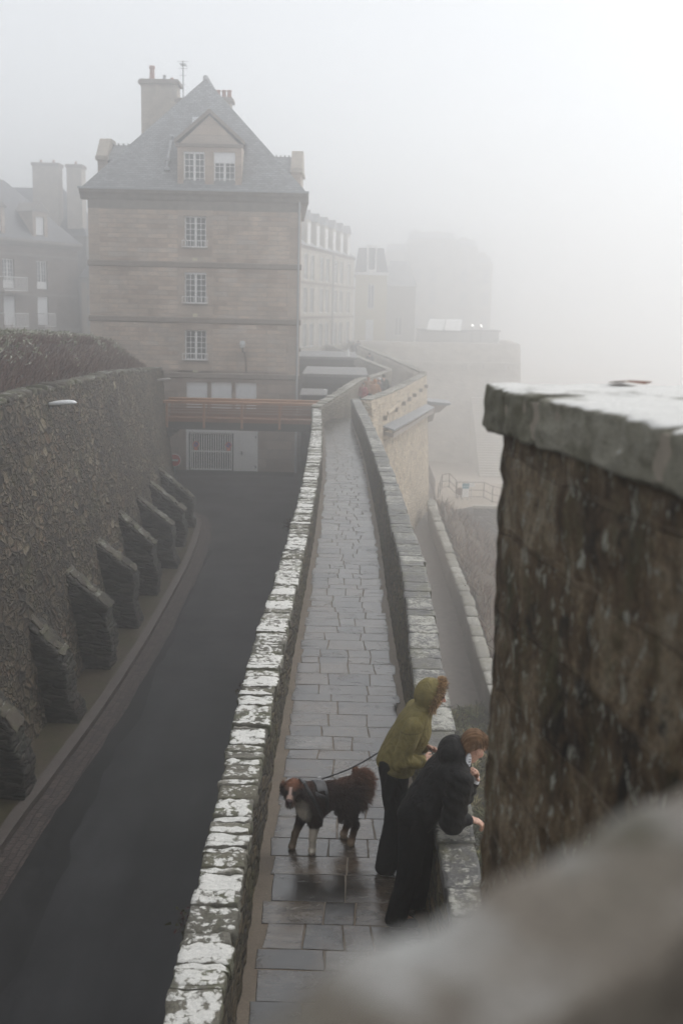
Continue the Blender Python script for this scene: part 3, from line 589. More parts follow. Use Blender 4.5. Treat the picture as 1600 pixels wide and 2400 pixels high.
# end return of the rampart and the garden behind it
b=MB(); b.box(-30,-8.2,49.0,49.5,-3.45,1.68); b.build('end_wall',M['rubble'],rm)
V=[];F=[];xs=np.r_[np.linspace(0,22,12)]; ysr=np.linspace(-8,49.4,40)
for yy in ysr:
    x0=float(np.interp(yy,RT_[:,1],RT_[:,0]))-.4; z0=float(np.interp(yy,RB_[:,1],zT))-.03
    for q in xs: V.append((x0-q,yy,z0+.10*min(q,1)+.05*mnoise.noise((q,yy*.5,0))))
for i in range(len(ysr)-1):
    for j in range(len(xs)-1): F.append([i*12+j,i*12+j+1,(i+1)*12+j+1,(i+1)*12+j])
struct(mesh_obj('garden_ground',V,F,M['lawn'],origin=(-15,20,2),smooth=True),'soil of the raised garden behind the rampart')
# ---------------------------------------------------------------- the granite house
M['ashlar']=ashlar('granite_ashlar',[(.40,.31,.25),(.54,.43,.345),(.47,.395,.335),(.60,.48,.385),(.52,.455,.40)],.95,.22,.014,.5,stain=.4,grain=.35)
M['ashbig']=ashlar('granite_blocks',[(.26,.20,.165),(.35,.28,.235),(.30,.25,.215),(.38,.305,.255)],1.25,.46,.014,.5)
M['quoin']=ashlar('granite_quoins',[(.41,.325,.265),(.51,.42,.345),(.46,.39,.33)],9,.46,.012,.3)
M['band']=plain('granite_trim',(.24,.20,.17),.85,.2,5,.3)
M['cornice']=plain('granite_cornice',(.24,.215,.19),.85,.2,4,.3)
def slates(name,c,w=.32,h=.2):
    t=NT(name); u=t.co('UV'); cc,f=t.brick(u,w,h,.012); v=t.noise(u,.7,5,.6)
    col=t.ramp(t.math('ADD',t.math('MULTIPLY',t.sep(cc,0),.45),t.math('MULTIPLY',v,.55)),stops([mul3(c,.7),c,mul3(c,1.35)],.2,.8)); col=t.mix(f,col,mul3(c,.35))
    return t.out(col,.5,t.bump(t.math('SUBTRACT',t.math('MULTIPLY',t.sep(cc,0),.3),f),.6,.02))
M['slate']=slates('roof_slates',(.25,.255,.26),.24,.13); M['slate2']=slates('dark_roof_slates',(.055,.058,.07),.4,.25)
M['white']=plain('white_paint',(.86,.86,.85),.45,.05,4,.05); M['shut']=plain('white_shutter',(.84,.85,.86),.5,.04,3)
t=NT('window_glass'); M['glass']=t.out((.09,.10,.11),.12,None,.6)
M['dark']=plain('dark_interior',(.02,.02,.02),.9); M['iron']=plain('dark_iron',(.03,.03,.03),.6,.3,20)
M['pot']=plain('terracotta',(.33,.16,.12),.8,.2,9,.2); M['render']=plain('chimney_render',(.42,.37,.31),.9,.18,3,.3)
M['zinc']=plain('zinc',(.35,.36,.37),.45,.1,5); M['plaque']=plain('pale_plaque',(.6,.55,.42),.8,.05)
H0=empty('stone_house',(-7.25,53,-3.45),'tall granite house with steep slate hip roof and white garage gate','house')
W=MB()
hx0,hx1,hy,hz=-12.27,-2.25,53.0,-3.5; hd=12.5; hxr=-2.95
wins=[(-7.76,-6.69,1.98,3.44),(-7.76,-6.70,4.68,6.16),(-7.75,-6.71,7.30,8.76)]
shs=[(-7.68,-6.66,-.38,.94),(-6.48,-5.47,-.38,.95),(-5.29,-4.27,-.38,.96)]
gate=(-7.64,-5.31,hz,-1.46); door=(-5.08,-4.24,hz+.02,-1.46)
W.facade(hx0,hx1,1.5,9.05,hy,wins,.22)
W.poly([(hx0,hy,1.5),(hx0,hy,9.95),(hx0,hy+hd,9.95),(hx0,hy+hd,1.5)]); W.poly([(hx1,hy,1.5),(hxr,hy+hd,1.5),(hxr,hy+hd,9.95),(hx1,hy,9.95)]); W.poly([(hx0,hy+hd,hz),(hx0,hy+hd,9.95),(hxr,hy+hd,9.95),(hxr,hy+hd,hz)])
W.build('wall',M['ashlar'],H0)
W=MB(); W.facade(hx0,hx1,hz,1.5,hy-.02,[gate,door]+shs,.3); W.poly([(hx0,hy-.02,hz),(hx0,hy-.02,1.5),(hx0,hy+hd,1.5),(hx0,hy+hd,hz)]); W.poly([(hx1,hy-.02,hz),(hxr,hy+hd,hz),(hxr,hy+hd,1.5),(hx1,hy-.02,1.5)])
W.build('base_wall',M['ashbig'],H0)
for za,zb in ((6.36,6.64),(3.76,4.04),(1.12,1.40)):
    W=MB(); W.prism([(hy-.10,za+.05),(hy-.10,zb-.04),(hy-.04,zb),(hy+.1,zb),(hy+.1,za),(hy-.05,za)],'x',hx0-.08,hx1+.08); W.build('string_course',M['band'],H0)
W=MB(); W.prism([(hy-.03,9.03),(hy-.03,9.42),(hy+.1,9.42),(hy+.1,9.03)],'x',hx0-.03,hx1+.03); W.build('frieze',M['cornice'],H0)
W=MB(); pr=[(hy-.05,9.42),(hy-.13,9.5),(hy-.18,9.62),(hy-.36,9.74),(hy-.38,9.9),(hy+.3,9.93),(hy+.3,9.42)]
W.prism(pr,'x',hx0-.36,hx1+.36)
W.box(hx0-.36,hx0-.004,hy+.3,hy+hd,9.55,9.92); W.prism([(hx1+.004,hy+.3),(hx1+.36,hy+.3),(hxr+.36,hy+hd),(hxr+.004,hy+hd)],'z',9.55,9.92); W.build('cornice',M['cornice'],H0)
for x0,x1 in ((hx0-.025,hx0+.5),(hx1-.5,hx1+.025)):
    for za,zb in ((1.40,3.76),(4.04,6.36),(6.64,9.03)):
        W=MB(); W.box(x0,x1,hy-.025,hy+.3,za,zb); W.build('quoin_strip',M['quoin'],H0)
for x0,x1,z0,z1 in wins:
    zt_=[z for z in (3.76,6.36,9.03) if z>z1][0]; zb_=[z for z in (6.64,4.04,1.40) if z<z0][0]
    W=MB()
    W.box(x0-.30,x0,hy-.02,hy+.1,zb_,zt_); W.box(x1,x1+.30,hy-.02,hy+.1,zb_,zt_); W.box(x0,x1,hy-.02,hy+.1,z1,zt_); W.box(x0,x1,hy-.02,hy+.1,zb_,z0-.07); W.build('window_surround',M['quoin'],H0)
    W=MB(); W.box(x0-.08,x1+.08,hy-.10,hy+.16,z0-.07,z0); W.build('sill',M['band'],H0)
    W=MB(); W.box((x0+x1)/2-.13,(x0+x1)/2+.10,hy-.032,hy,z0-.62,z0-.46); W.build('plaque',M['plaque'],H0)
def window(par,x0,x1,z0,z1,y,Mx=None,rows=5,cols=2,shut=0.,rail=False,two=True,bar=.028,closed=False):
    W=MB(Mx); fw=.065
    if closed:
        W.box(x0,x1,y-.03,y+.05,z0,z1)
        for k in range(1,int((z1-z0)/.09)): W.box(x0+.02,x1-.02,y-.036,y-.03,z0+k*.09,z0+k*.09+.07)
        f=W.build('window',M['shut'],par); G=MB(Mx); G.box(x0,x1,y-.05,y-.037,z1-.16,z1); G.build('shutter_box',M['white'],f); return f
    W.box(x0,x0+fw,y,y+.06,z0,z1); W.box(x1-fw,x1,y,y+.06,z0,z1); W.box(x0+fw,x1-fw,y,y+.06,z1-fw,z1); W.box(x0+fw,x1-fw,y,y+.06,z0,z0+fw*1.2)
    xm=(x0+x1)/2; lv=[(x0+fw,x1-fw)]
    if two: W.box(xm-.05,xm+.05,y-.01,y+.06,z0+fw,z1-fw); lv=[(x0+fw,xm-.05),(xm+.05,x1-fw)]
    for a,c in lv:
        for k in range(1,cols): xx=a+(c-a)*k/cols; W.box(xx-bar/2,xx+bar/2,y+.01,y+.05,z0+fw,z1-fw)
        for k in range(1,rows): zz=z0+fw+(z1-z0-2*fw)*k/rows; W.box(a,c,y+.012,y+.048,zz-bar/2,zz+bar/2)
    f=W.build('window',M['white'],par)
    G=MB(Mx); G.box(x0,x1,y+.06,y+.075,z0,z1); G.build('pane',M['glass'],f)
    if shut:
        G=MB(Mx); G.box(x0-.01,x1+.01,y-.06,y-.02,z1-shut,z1); G.build('roller_shutter',M['shut'],f)
    if rail:
        G=MB(Mx); h=.34; yy=y-.34
        G.box(x0-.09,x1+.09,yy-.015,yy+.015,z0+h-.03,z0+h); G.box(x0-.09,x1+.09,yy-.015,yy+.015,z0+.02,z0+.05)
        n=max(4,int((x1-x0)/.115))
        for k in range(n+1): xx=x0-.07+(x1-x0+.14)*k/n; G.box(xx-.01,xx+.01,yy-.01,yy+.01,z0+.05,z0+h-.03)
        for xx in (x0-.08,x1+.08): G.box(xx-.012,xx+.012,yy+.015,yy+.28,z0+h-.04,z0+h-.01)
        G.build('railing',M['white'],f)
    return f
for k,(x0,x1,z0,z1) in enumerate(wins): window(H0,x0,x1,z0,z1,hy+.15,rail=True,shut=.11 if k==1 else 0)
for x0,x1,z0,z1 in shs: window(H0,x0,x1,z0,z1,hy+.12,closed=True)
# garage gate and side door
W=MB(); x0,x1,z0,z1=gate; W.box(x0,x1,hy+2.9,hy+3,z0,z1); W.box(x0,x1,hy+.28,hy+3,z0-.02,z0+.01)
W.box(x0-.01,x0,hy+.28,hy+3,z0,z1);W.box(x1,x1+.01,hy+.28,hy+3,z0,z1);W.box(x0,x1,hy+.28,hy+3,z1,z1+.01); W.build('garage_recess',plain('garage_inside',(.06,.058,.062),.9),H0)
W=MB(); W.box(x0-.06,x0+.06,hy-.08,hy+.08,z0,z1+.08); W.box(x0+.06,x1-.06,hy-.08,hy+.08,z1-.06,z1+.08); W.box(x1-.06,x1+.22,hy-.08,hy+.08,z0,z1+.08); W.build('gate_frame',M['white'],H0,bevel=.008)
W=MB(); a,c=x0+.13,x1-.13
W.box(a,c,hy-.02,hy+.04,z0+.12,z0+.20); W.box(a,c,hy-.02,hy+.04,z0+1.02,z0+1.09); W.box(a,c,hy-.02,hy+.04,z1-.13,z1-.08); W.box(a,a+.05,hy-.021,hy+.041,z0+.12,z1-.08); W.box(c-.05,c,hy-.021,hy+.041,z0+.12,z1-.08)
for k in range(1,18): xx=a+(c-a)*k/18; W.box(xx-.024,xx+.024,hy-.012,hy+.025,z0+.2,z1-.13)
W.build('gate',M['white'],H0)
x0,x1,z0,z1=door; W=MB(); W.box(x0,x0+.05,hy-.05,hy+.06,z0,z1+.06); W.box(x1-.05,x1+.06,hy-.05,hy+.06,z0,z1+.06); W.box(x0+.05,x1-.05,hy-.05,hy+.06,z1-.04,z1+.06); W.box(x0+.05,x1-.05,hy-.01,hy+.05,z0,z1-.04); W.box(x0+.14,x1-.14,hy-.018,hy-.01,z0+.12,z1-.14)
dr=W.build('door',M['white'],H0); W=MB(); W.box(x0+.08,x0+.12,hy-.03,hy-.01,z0+.86,z0+1.08); W.tube([(x0+.10,hy-.05,z0+.98),(x0+.20,hy-.06,z0+.98)],.012); W.build('handle',M['iron'],dr)
for zz in (z0+.25,z1-.3): W=MB(); W.box(x1-.06,x1-.02,hy-.075,hy-.05,zz,zz+.14); W.build('hinge',M['iron'],dr)
# roof
ez=9.9; ax_,ay,az=-7.28,57.2,15.75; by=hy+hd-3.5
e0,e1,f0,f1=(hx0-.3,hy-.3,ez),(hx1+.3,hy-.3,ez),(hx0-.3,hy+hd+.2,ez),(hxr+.3,hy+hd+.2,ez)
W=MB(); A_=(ax_,ay,az); B_=(ax_,by,az)
W.poly([e0,e1,A_]); W.poly([e1,f1,B_,A_]); W.poly([f1,f0,B_]); W.poly([f0,e0,A_,B_]); W.poly([e0,f0,f1,e1]); rf=W.build('roof',M['slate'],H0)
W=MB(); W.tube([A_,B_],.09,8); 
for k in range(24): y_=ay+(by-ay)*k/24; W.box(ax_-.12,ax_+.12,y_,y_+.06,az+.03,az+.12)
W.tube([(ax_,ay,az-.05),(ax_,ay,az+.16)],[.14,.05],8); W.build('ridge',M['zinc'],rf)
W=MB(); W.box(hx0-.4,hx1+.4,hy-.47,hy-.36,ez-.03,ez+.06); W.build('gutter',M['zinc'],H0)
W=MB(); W.tube([(hx1-.06,hy-.1,9.5),(hx1-.06,hy-.12,-3.4)],.05); W.build('downpipe',M['zinc'],H0)
# wall dormer with pediment
D=MB(); dx0,dx1=-8.05,-5.04; dz0=9.93; dz1=11.93; apx=(-6.54,13.45)
dw=[(-7.77,-6.76,10.14,11.68),(-6.35,-5.34,10.14,11.68)]
D.facade(dx0,dx1,dz0,dz1,hy-.06,dw,.2); D.poly([(dx0,hy-.06,dz0),(dx0,hy-.06,dz1),(dx0,hy+4,dz1),(dx0,hy+4,dz0)]); D.poly([(dx1,hy-.06,dz0),(dx1,hy+4,dz0),(dx1,hy+4,dz1),(dx1,hy-.06,dz1)])
D.poly([(dx0,hy-.06,dz1),(dx1,hy-.06,dz1),(apx[0],hy-.06,apx[1]-.14)]); dm=D.build('dormer',M['quoin'],H0)
D=MB(); D.box(dx0-.1,dx1+.1,hy-.14,hy+.06,dz1-.05,dz1+.1); 
for sx,xe in ((-1,dx0-.14),(1,dx1+.14)):
    D.prism([(xe,dz1+.09),(xe,dz1+.26),(apx[0],apx[1]+.16),(apx[0],apx[1]-.06)],'y',hy-.16,hy+.05)
D.build('pediment',M['band'],dm)
D=MB()
for xe in (dx0-.14,dx1+.14): D.poly([(xe,hy-.02,dz1+.265),(apx[0],hy-.02,apx[1]+.165),(apx[0],hy+5,apx[1]+.165),(xe,hy+5,dz1+.265)])
D.build('dormer_roof',M['slate'],dm)
window(H0,*dw[0],hy+.08,shut=.10); window(H0,*dw[1],hy+.08,shut=.5,rows=5)
# side dormers seen in profile
for sx,xo,xi,zt_ in ((-1,hx0-.42,-9.9,12.75),(1,hx1-.18,-4.9,12.35)):
    D=MB(); y0,y1=57.0,59.8; ym=(y0+y1)/2
    q=[(y0,9.9),(y1,9.9),(y1,zt_-1.0),(ym,zt_),(y0,zt_-1.0)]
    D.prism([(a,z) for a,z in q],'x',*sorted((xo,xo-sx*.5))); d_o=D.build('dormer',M['quoin'],H0)
    D=MB(); D.box(*sorted((xo+sx*.1,xo-sx*.55)),y0-.12,y1+.12,zt_-1.05,zt_-.85); D.prism([(y0-.1,zt_-.85),(y1+.1,zt_-.85),(ym+.5,zt_+.12),(ym-.5,zt_+.12)],'x',*sorted((xo+sx*.06,xo-sx*.52))); D.build('coping',M['render'],d_o)
    D=MB(); xa,xb=sorted((xo-sx*.5,xi)); D.prism([(y0+.1,9.9),(y1-.1,9.9),(y1-.1,zt_-1.0),(y0+.1,zt_-1.0)],'x',xa,xb); D.build('cheek',M['slate2'],d_o)
    D=MB(); D.poly([(xa,y0-.05,zt_-1.02),(xb,y0-.05,zt_-1.02),(xb,ym,zt_-.12),(xa,ym,zt_-.12)]); D.poly([(xa,y1+.05,zt_-1.02),(xa,ym,zt_-.12),(xb,ym,zt_-.12),(xb,y1+.05,zt_-1.02)])
    for k in range(9): xx=xa+(xb-xa)*k/9; D.box(xx,xx+.07,ym-.08,ym+.08,zt_-.15,zt_-.04)
    D.build('dormer_roof',M['slate'],d_o)
# chimneys
def chimney(x0,x1,y0,y1,z0,z1,pots,mat=None,cap=.12):
    D=MB(); D.box(x0,x1,y0,y1,z0,z1-.25); c=D.build('chimney',mat or M['render'],rf)
    D=MB(); D.box(x0-.13,x1+.13,y0-.13,y1+.13,z1-.25,z1-.08); D.box(x0-.06,x1+.06,y0-.06,y1+.06,z1-.08,z1); D.build('chimney_cap',M['band'],c)
    for px,h,r_,mm in pots:
        D=MB(); D.tube([(px,(y0+y1)/2,z1),(px,(y0+y1)/2,z1+h*.8),(px,(y0+y1)/2,z1+h*.82),(px,(y0+y1)/2,z1+h)],[r_,r_*.8,r_*1.05,r_],10); D.build('chimney_pot',mm,c)
    return c
chimney(-11.05,-9.15,60.2,61.3,10.5,16.25,[(-10.55,.75,.15,M['pot']),(-9.9,.3,.1,M['zinc']),(-9.5,.18,.09,M['pot'])])
c2=chimney(-9.15,-8.72,60.3,61.2,11,15.35,[])
chimney(-7.6,-6.42,61.2,62,13,15.6,[(-7.45,.42,.13,M['pot']),(-7.13,.42,.13,M['pot']),(-6.83,.42,.13,M['pot']),(-6.55,.42,.13,M['pot'])])
D=MB(); X,Y,Z=-8.9,60.7,15.3; D.tube([(X,Y,Z),(X,Y,Z+2.0)],.025); 
for zz,l in ((1.95,.32),(1.6,.25),(1.25,.2),(.8,.12)): D.tube([(X-l,Y,Z+zz),(X+l,Y,Z+zz)],.012,5)
D.tube([(X-.1,Y-.3,Z+1.8),(X+.1,Y+.5,Z+1.8)],.014,5)
for k in range(6): D.tube([(X-.17,Y-.25+k*.12,Z+1.8),(X+.17,Y-.25+k*.12,Z+1.8)],.008,4)
D.build('antenna',M['iron'],rf)
def onroof(px,pz): return hy-.3+(pz-ez)/(az-ez)*(ay-hy+.3)
D=MB(); sx_,sz_=-7.45,13.4; sy=onroof(sx_,sz_); D.box(sx_-.28,sx_+.28,sy-.12,sy+.3,sz_-.42,sz_+.28); s_=D.build('skylight',M['zinc'],rf)
D=MB(); D.poly([(sx_-.22,sy-.125,sz_-.36),(sx_+.22,sy-.125,sz_-.36),(sx_+.22,sy-.125,sz_+.2),(sx_-.22,sy-.125,sz_+.2)]); D.build('pane',plain('skylight_blind',(.75,.78,.8),.3,.03),s_)
D=MB(); vx=-8.6; P=[(vx,onroof(0,z)-.12,z) for z in (10.9,11.3,12.0,12.45)]; D.tube(P,.075); D.tube([(vx,P[-1][1],12.4),(vx+.06,P[-1][1]-.1,12.6)],[.13,.1],8); D.box(vx-.14,vx+.14,P[0][1]-.08,P[0][1]+.2,10.85,11.0); D.box(vx-.12,vx+.12,P[1][1]-.08,P[1][1]+.2,11.32,11.44); D.build('vent_pipe',M['zinc'],rf)
# things fixed to the house
fl=empty('flood_lamp',(-4.93,hy-.05,2.6),'small grey floodlight with conduit on the granite facade','lamp')
D=MB(); D.tube([(-4.93,hy-.35,2.98),(-4.93,hy-.35,2.82),(-4.93,hy-.35,2.66)],[.10,.15,.11],10); D.build('lamp_head',plain('lamp_grey',(.62,.64,.64),.4,.05),fl)
D=MB(); D.tube([(-4.93,hy-.35,2.68),(-4.93,hy-.3,2.45),(-4.85,hy-.02,2.42)],.025); D.build('bracket',M['iron'],fl); D=MB(); D.tube([(-4.85,hy-.03,2.42),(-4.8,hy-.03,1.9),(-4.76,hy-.03,1.42)],.016,6); D.build('conduit',M['iron'],fl)
M['signred']=plain('sign_red',(.55,.05,.04),.5,.05); M['signblue']=plain('sign_blue',(.03,.04,.33),.5,.05); M['signpink']=plain('sign_coral',(.62,.16,.10),.5,.05)
for px,lab in ((-7.22,'no-parking roundel fixed to the hinge side of the garage gate, nearer the rampart'),(-5.62,'no-parking roundel fixed to the garage gate beside the white door')):
    s_=empty('no_parking_sign',(px,hy-.05,-2.3),lab,'sign','no-parking signs on the garage gate'); zc=-2.12
    D=MB(); D.prism([(px+.16*math.cos(a),zc+.16*math.sin(a)) for a in np.linspace(0,2*math.pi,25)[:-1]],'y',hy-.034,hy-.022); D.prism([(px-.09,zc-.27),(px+.09,zc-.27),(px+.09,zc-.15),(px-.09,zc-.15)],'y',hy-.033,hy-.023); D.build('plate',M['signpink'],s_)
    D=MB(); D.prism([(px+.115*math.cos(a),zc+.115*math.sin(a)) for a in np.linspace(0,2*math.pi,25)[:-1]],'y',hy-.038,hy-.034); D.build('disc',M['signblue'],s_)
    D=MB(); D.prism([(px-.10,zc+.065),(px-.075,zc+.09),(px+.10,zc-.065),(px+.075,zc-.09)],'y',hy-.042,hy-.038); D.build('slash',M['signred'],s_)
s_=empty('road_sign',(-8.05,51.6,-3.4),'round red and white road sign half hidden by the end of the rampart','sign')
D=MB(); q=[(-8.05+.30*math.cos(a),-2.72+.30*math.sin(a)) for a in np.linspace(0,2*math.pi,25)[:-1]]; D.prism(q,'y',51.56,51.6); D.build('plate',M['white'],s_)
D=MB(); D.prism([(-8.05+.28*math.cos(a),-2.72+.28*math.sin(a)) for a in np.linspace(0,2*math.pi,25)[:-1]],'y',51.55,51.56); D.build('disc',M['signred'],s_)
D=MB(); D.box(-8.22,-7.88,51.54,51.55,-2.77,-2.67); D.build('bar',M['white'],s_); D=MB(); D.tube([(-8.05,51.63,-3.4),(-8.05,51.63,-2.4)],.03); D.build('post',M['zinc'],s_)
# ---------------------------------------------------------------- wooden footbridge
def wood(name,a,b_):
    t=NT(name); v=t.co('Object',(1.2,9,14)); n=t.noise(v,2,7,.7,.6); col=t.ramp(n,[(.25,a),(.75,b_)]); col=t.mix(t.ramp(t.noise(t.co(),1.6,6,.7),[(.55,0.),(.75,.7)]),col,mul3(a,.35))
    return t.out(col,.6,t.bump(n,.4,.008))
M['wood']=wood('orange_timber',(.26,.115,.055),(.44,.22,.11)); M['wood2']=wood('brown_timber',(.15,.062,.03),(.26,.115,.055)); M['steel']=plain('dark_beam',(.035,.033,.032),.7,.3,6)
BR=empty('footbridge',(-4.5,49,-.9),'orange timber footbridge crossing the street to the walkway','bridge')
bx0,bx1=-8.0,-1.15; y0,y1=48.0,49.5
D=MB(); D.box(bx0,bx1-.1,y0+.05,y0+.2,-.82,-.42); D.box(bx0,bx1-.1,y1-.2,y1-.05,-.82,-.42); D.build('beam',M['steel'],BR)
D=MB()
for k in range(48): x=bx0+(bx1-bx0)*k/48; D.box(x+.004,x+(bx1-bx0)/48-.004,y0+.02,y1-.02,-.42,-.37)
D.build('deck',M['wood2'],BR)
px=[-7.82,-6.18,-4.5,-2.83,-1.28]
for yy,sg in ((y0,-1),(y1,1)):
    for x in px:
        D=MB(); a,c=sorted((yy,yy+sg*.07)); D.box(x-.05,x+.05,a,c,-.74,.34); D.build('post',M['wood'],BR,bevel=.006)
    D=MB(); D.prism([(yy-.08,.34),(yy-.09,.45),(yy+.06,.47),(yy+.06,.34)],'x',bx0+.02,bx1+.06); D.build('handrail',M['wood'],BR,bevel=.006)
    for z in (.12,-.12):
        D=MB(); a,c=(yy+.003,yy+.045) if sg<0 else (yy-.045,yy-.003)
        D.box(bx0+.1,bx1-.06,a,c,z-.035,z+.035); D.build('rail',M['wood2'],BR)
        D=MB(); D.box(bx0+.1,bx1-.06,a+.03,c+.03,z+.065,z+.085); D.build('rail',M['wood2'],BR)
    D=MB(); a,c=(yy+.004,yy+.044) if sg<0 else (yy-.044,yy-.004); D.box(bx0+.08,bx1-.05,a,c,-.48,-.30); D.build('toe_board',M['wood2'],BR)
D=MB(); D.tube([(bx0+.35,y0-.02,-.95),(bx0+.35,y1,-.95)],.16,12); D.box(bx0-.1,bx0+.3,y0,y1,-1.2,-.82); D.build('bearing',M['steel'],BR)
# ---------------------------------------------------------------- street lamps on the rampart
M['lampw']=plain('lamp_white',(.80,.81,.82),.35,.04,6)
def street_lamp(label,P0,P1,hd_,scale=1.,dark=False,group='white street lamps fixed to the walls'):
    L=empty('street_lamp',P0,label,'street lamp',group); P0=np.array(P0); P1=np.array(P1); hd_=np.array(hd_,float); hd_/=np.linalg.norm(hd_)
    D=MB(); up=np.array([0,0,1.]); mid=(P0+P1)/2+up*.10*scale; D.tube([P0,P0*.6+P1*.4+up*.12*scale,mid*.3+P1*.7+up*.07*scale,P1],.032*scale,8); D.build('arm',plain('lamp_arm',(.66,.67,.66),.5,.1),L)
    D=MB(); D.tube([P1-up*.16*scale,P1+up*.05*scale],.045*scale,8); D.build('bracket',M['iron'],L)
    s_=np.cross(up,hd_); V=[];F=[]; n=10; prof=[(0,.05,.045),(.08,.085,.06),(.3,.125,.085),(.55,.13,.085),(.7,.105,.06),(.76,.05,.03)]
    for t_,w_,h_ in prof:
        for k in range(n):
            a=2*math.pi*k/n; z=math.sin(a); z=z*h_ if z>0 else z*h_*.35
            V.append(P1+hd_*t_*scale+s_*math.cos(a)*w_*scale+up*z*scale)
    for i in range(len(prof)-1):
        for k in range(n): F.append([i*n+k,i*n+(k+1)%n,(i+1)*n+(k+1)%n,(i+1)*n+k])
    F.append(list(range(n))[::-1]); F.append([(len(prof)-1)*n+k for k in range(n)])
    h=mesh_obj('lamp_head',V,F,M['lampw'] if not dark else plain('lamp_taupe',(.33,.30,.28),.5,.05),L,smooth=True)
    D=MB(); c=P1+hd_*.42*scale-up*.032*scale; 
    D.poly([tuple(c+hd_*a*scale+s_*b_*scale) for a,b_ in ((-.2,-.08),(.24,-.07),(.24,.07),(-.2,.08))]); D.build('lens',plain('lamp_lens',(.5,.52,.52),.2,.03),h)
q0=ony(80,928,24.5); q1=ony(114,948,24.2); street_lamp('white street lamp on a curved arm over the rubble rampart, nearest the camera',q0,q1,(.95,-.35,.10),.95)
q0=ony(357,876,47); q1=ony(361,893,46.7); street_lamp('taupe street lamp on the far end of the rampart near the bridge',q0,q1,(.9,-.2,.12),1.0,True)
q0=(-2.25,56.5,2.55); q1=ony(703,818,56.3); street_lamp('white street lamp jutting from the right side of the granite house',q0,q1,(.95,-.1,.22),.9)
# ---------------------------------------------------------------- planting on the rampart
def leafmat(name,rough=.75,trans=.0):
    t=NT(name); c=t.attr('tone'); return t.out(c,rough)
M['plant']=leafmat('plant_tone'); M['fur']=leafmat('fur_tone',.8); M['skinv']=leafmat('skin_tone',.5); M['cloth']=leafmat('cloth_tone',.85)
def wallx(y): return float(np.interp(y,RT_[:,1],RT_[:,0])),float(np.interp(y,RB_[:,1],zT))
def hprof(y): return float(np.interp(y,[5,36,41,44.5,47.3],[1.22,1.16,1.12,.85,.15]))
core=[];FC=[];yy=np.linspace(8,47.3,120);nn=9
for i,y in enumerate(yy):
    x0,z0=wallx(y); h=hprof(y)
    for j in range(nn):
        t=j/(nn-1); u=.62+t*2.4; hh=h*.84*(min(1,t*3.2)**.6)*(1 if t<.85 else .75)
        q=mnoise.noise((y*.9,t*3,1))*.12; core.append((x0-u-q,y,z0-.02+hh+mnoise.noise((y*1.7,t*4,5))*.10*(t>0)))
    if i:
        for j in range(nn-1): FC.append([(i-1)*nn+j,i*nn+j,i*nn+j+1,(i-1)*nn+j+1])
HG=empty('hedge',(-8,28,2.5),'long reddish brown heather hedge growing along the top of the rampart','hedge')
mesh_obj('hedge_core',core,FC,plain('hedge_shadow',(.045,.03,.025),.95,.4,6),HG,smooth=True)  # opaque core, its dark colour painting the shade inside the hedge
n=30000; y=rng.uniform(12,47.2,n); t=rng.beta(1.,1.6,n); X0=np.array([wallx(a) for a in y]); h=np.array([hprof(a) for a in y])
side=np.clip(t*3.2,0,1)**.6; lvl=rng.uniform(.1,1,n)**.6
base=np.c_[X0[:,0]-.5-t*2.3+rng.normal(0,.05,n),y,X0[:,1]+h*side*.82*np.where(t<.3,lvl,1)-.03]
d=np.c_[rng.normal(.35,.4,n),rng.normal(0,.4,n),rng.uniform(.5,1.2,n)]; d/=np.linalg.norm(d,axis=1)[:,None]
V,Fq=strands(base,d,rng.uniform(.14,.40,n),.007,3); cc=np.array([(.11,.055,.042),(.16,.085,.065),(.075,.042,.036),(.21,.145,.11)])[rng.integers(0,4,n)]*rng.uniform(.7,1.3,(n,1))
V1,F1,C1=V,Fq,np.repeat(cc,5,0)
m=24000; y=rng.uniform(12,47.0,m); t=rng.beta(1.3,1.0,m); X0=np.array([wallx(a) for a in y]); h=np.array([hprof(a) for a in y]); side=np.clip(t*3.2,0,1)**.6
wz=rng.random(m); clump=np.array([mnoise.noise((a*.8,b_*2,0)) for a,b_ in zip(y,t)])
keep=(clump+rng.normal(0,.25,m)+(t-.35)*1.1)>.05; y,t,X0,h,side=y[keep],t[keep],X0[keep],h[keep],side[keep]; m=len(y)
base=np.c_[X0[:,0]-.5-t*2.4,y,X0[:,1]+h*side*.88+rng.uniform(0,.22,m)]
d=np.c_[rng.normal(.3,.7,m),rng.normal(0,.7,m),rng.uniform(0,1.,m)]; d/=np.linalg.norm(d,axis=1)[:,None]
V,Fq=strands(base,d,rng.uniform(.06,.14,m),.02,4); cc=np.array([(.22,.225,.15),(.32,.325,.25),(.12,.135,.07),(.46,.46,.40)])[rng.integers(0,4,m)]*rng.uniform(.7,1.2,(m,1))
mesh_obj('foliage',np.vstack([V1,V]),F1+[[i+len(V1) for i in f] for f in Fq],M['plant'],HG,attrs={'tone':np.vstack([C1,np.repeat(cc,5,0)])})
FE=empty('iron_fence',(-10.7,36,2.4),'thin dark iron fence behind the heather hedge','fence')
D=MB(); A=np.array([-10.2,24]);B_=np.array([-12.2,47.5])
gz=lambda q:float(np.interp(q,[20,47],[2.85,1.95]))
for zz in (.98,.66): D.tube([(*A,gz(A[1])+zz),(*(A*.5+B_*.5),gz(36)+zz),(*B_,gz(B_[1])+zz)],.017,6)
D.build('rail',M['iron'],FE)
for k in range(15):
    p=A+(B_-A)*k/14; D=MB(); D.box(p[0]-.035,p[0]+.035,p[1]-.035,p[1]+.035,gz(p[1])-.1,gz(p[1])+.98); D.build('post',M['iron'],FE)
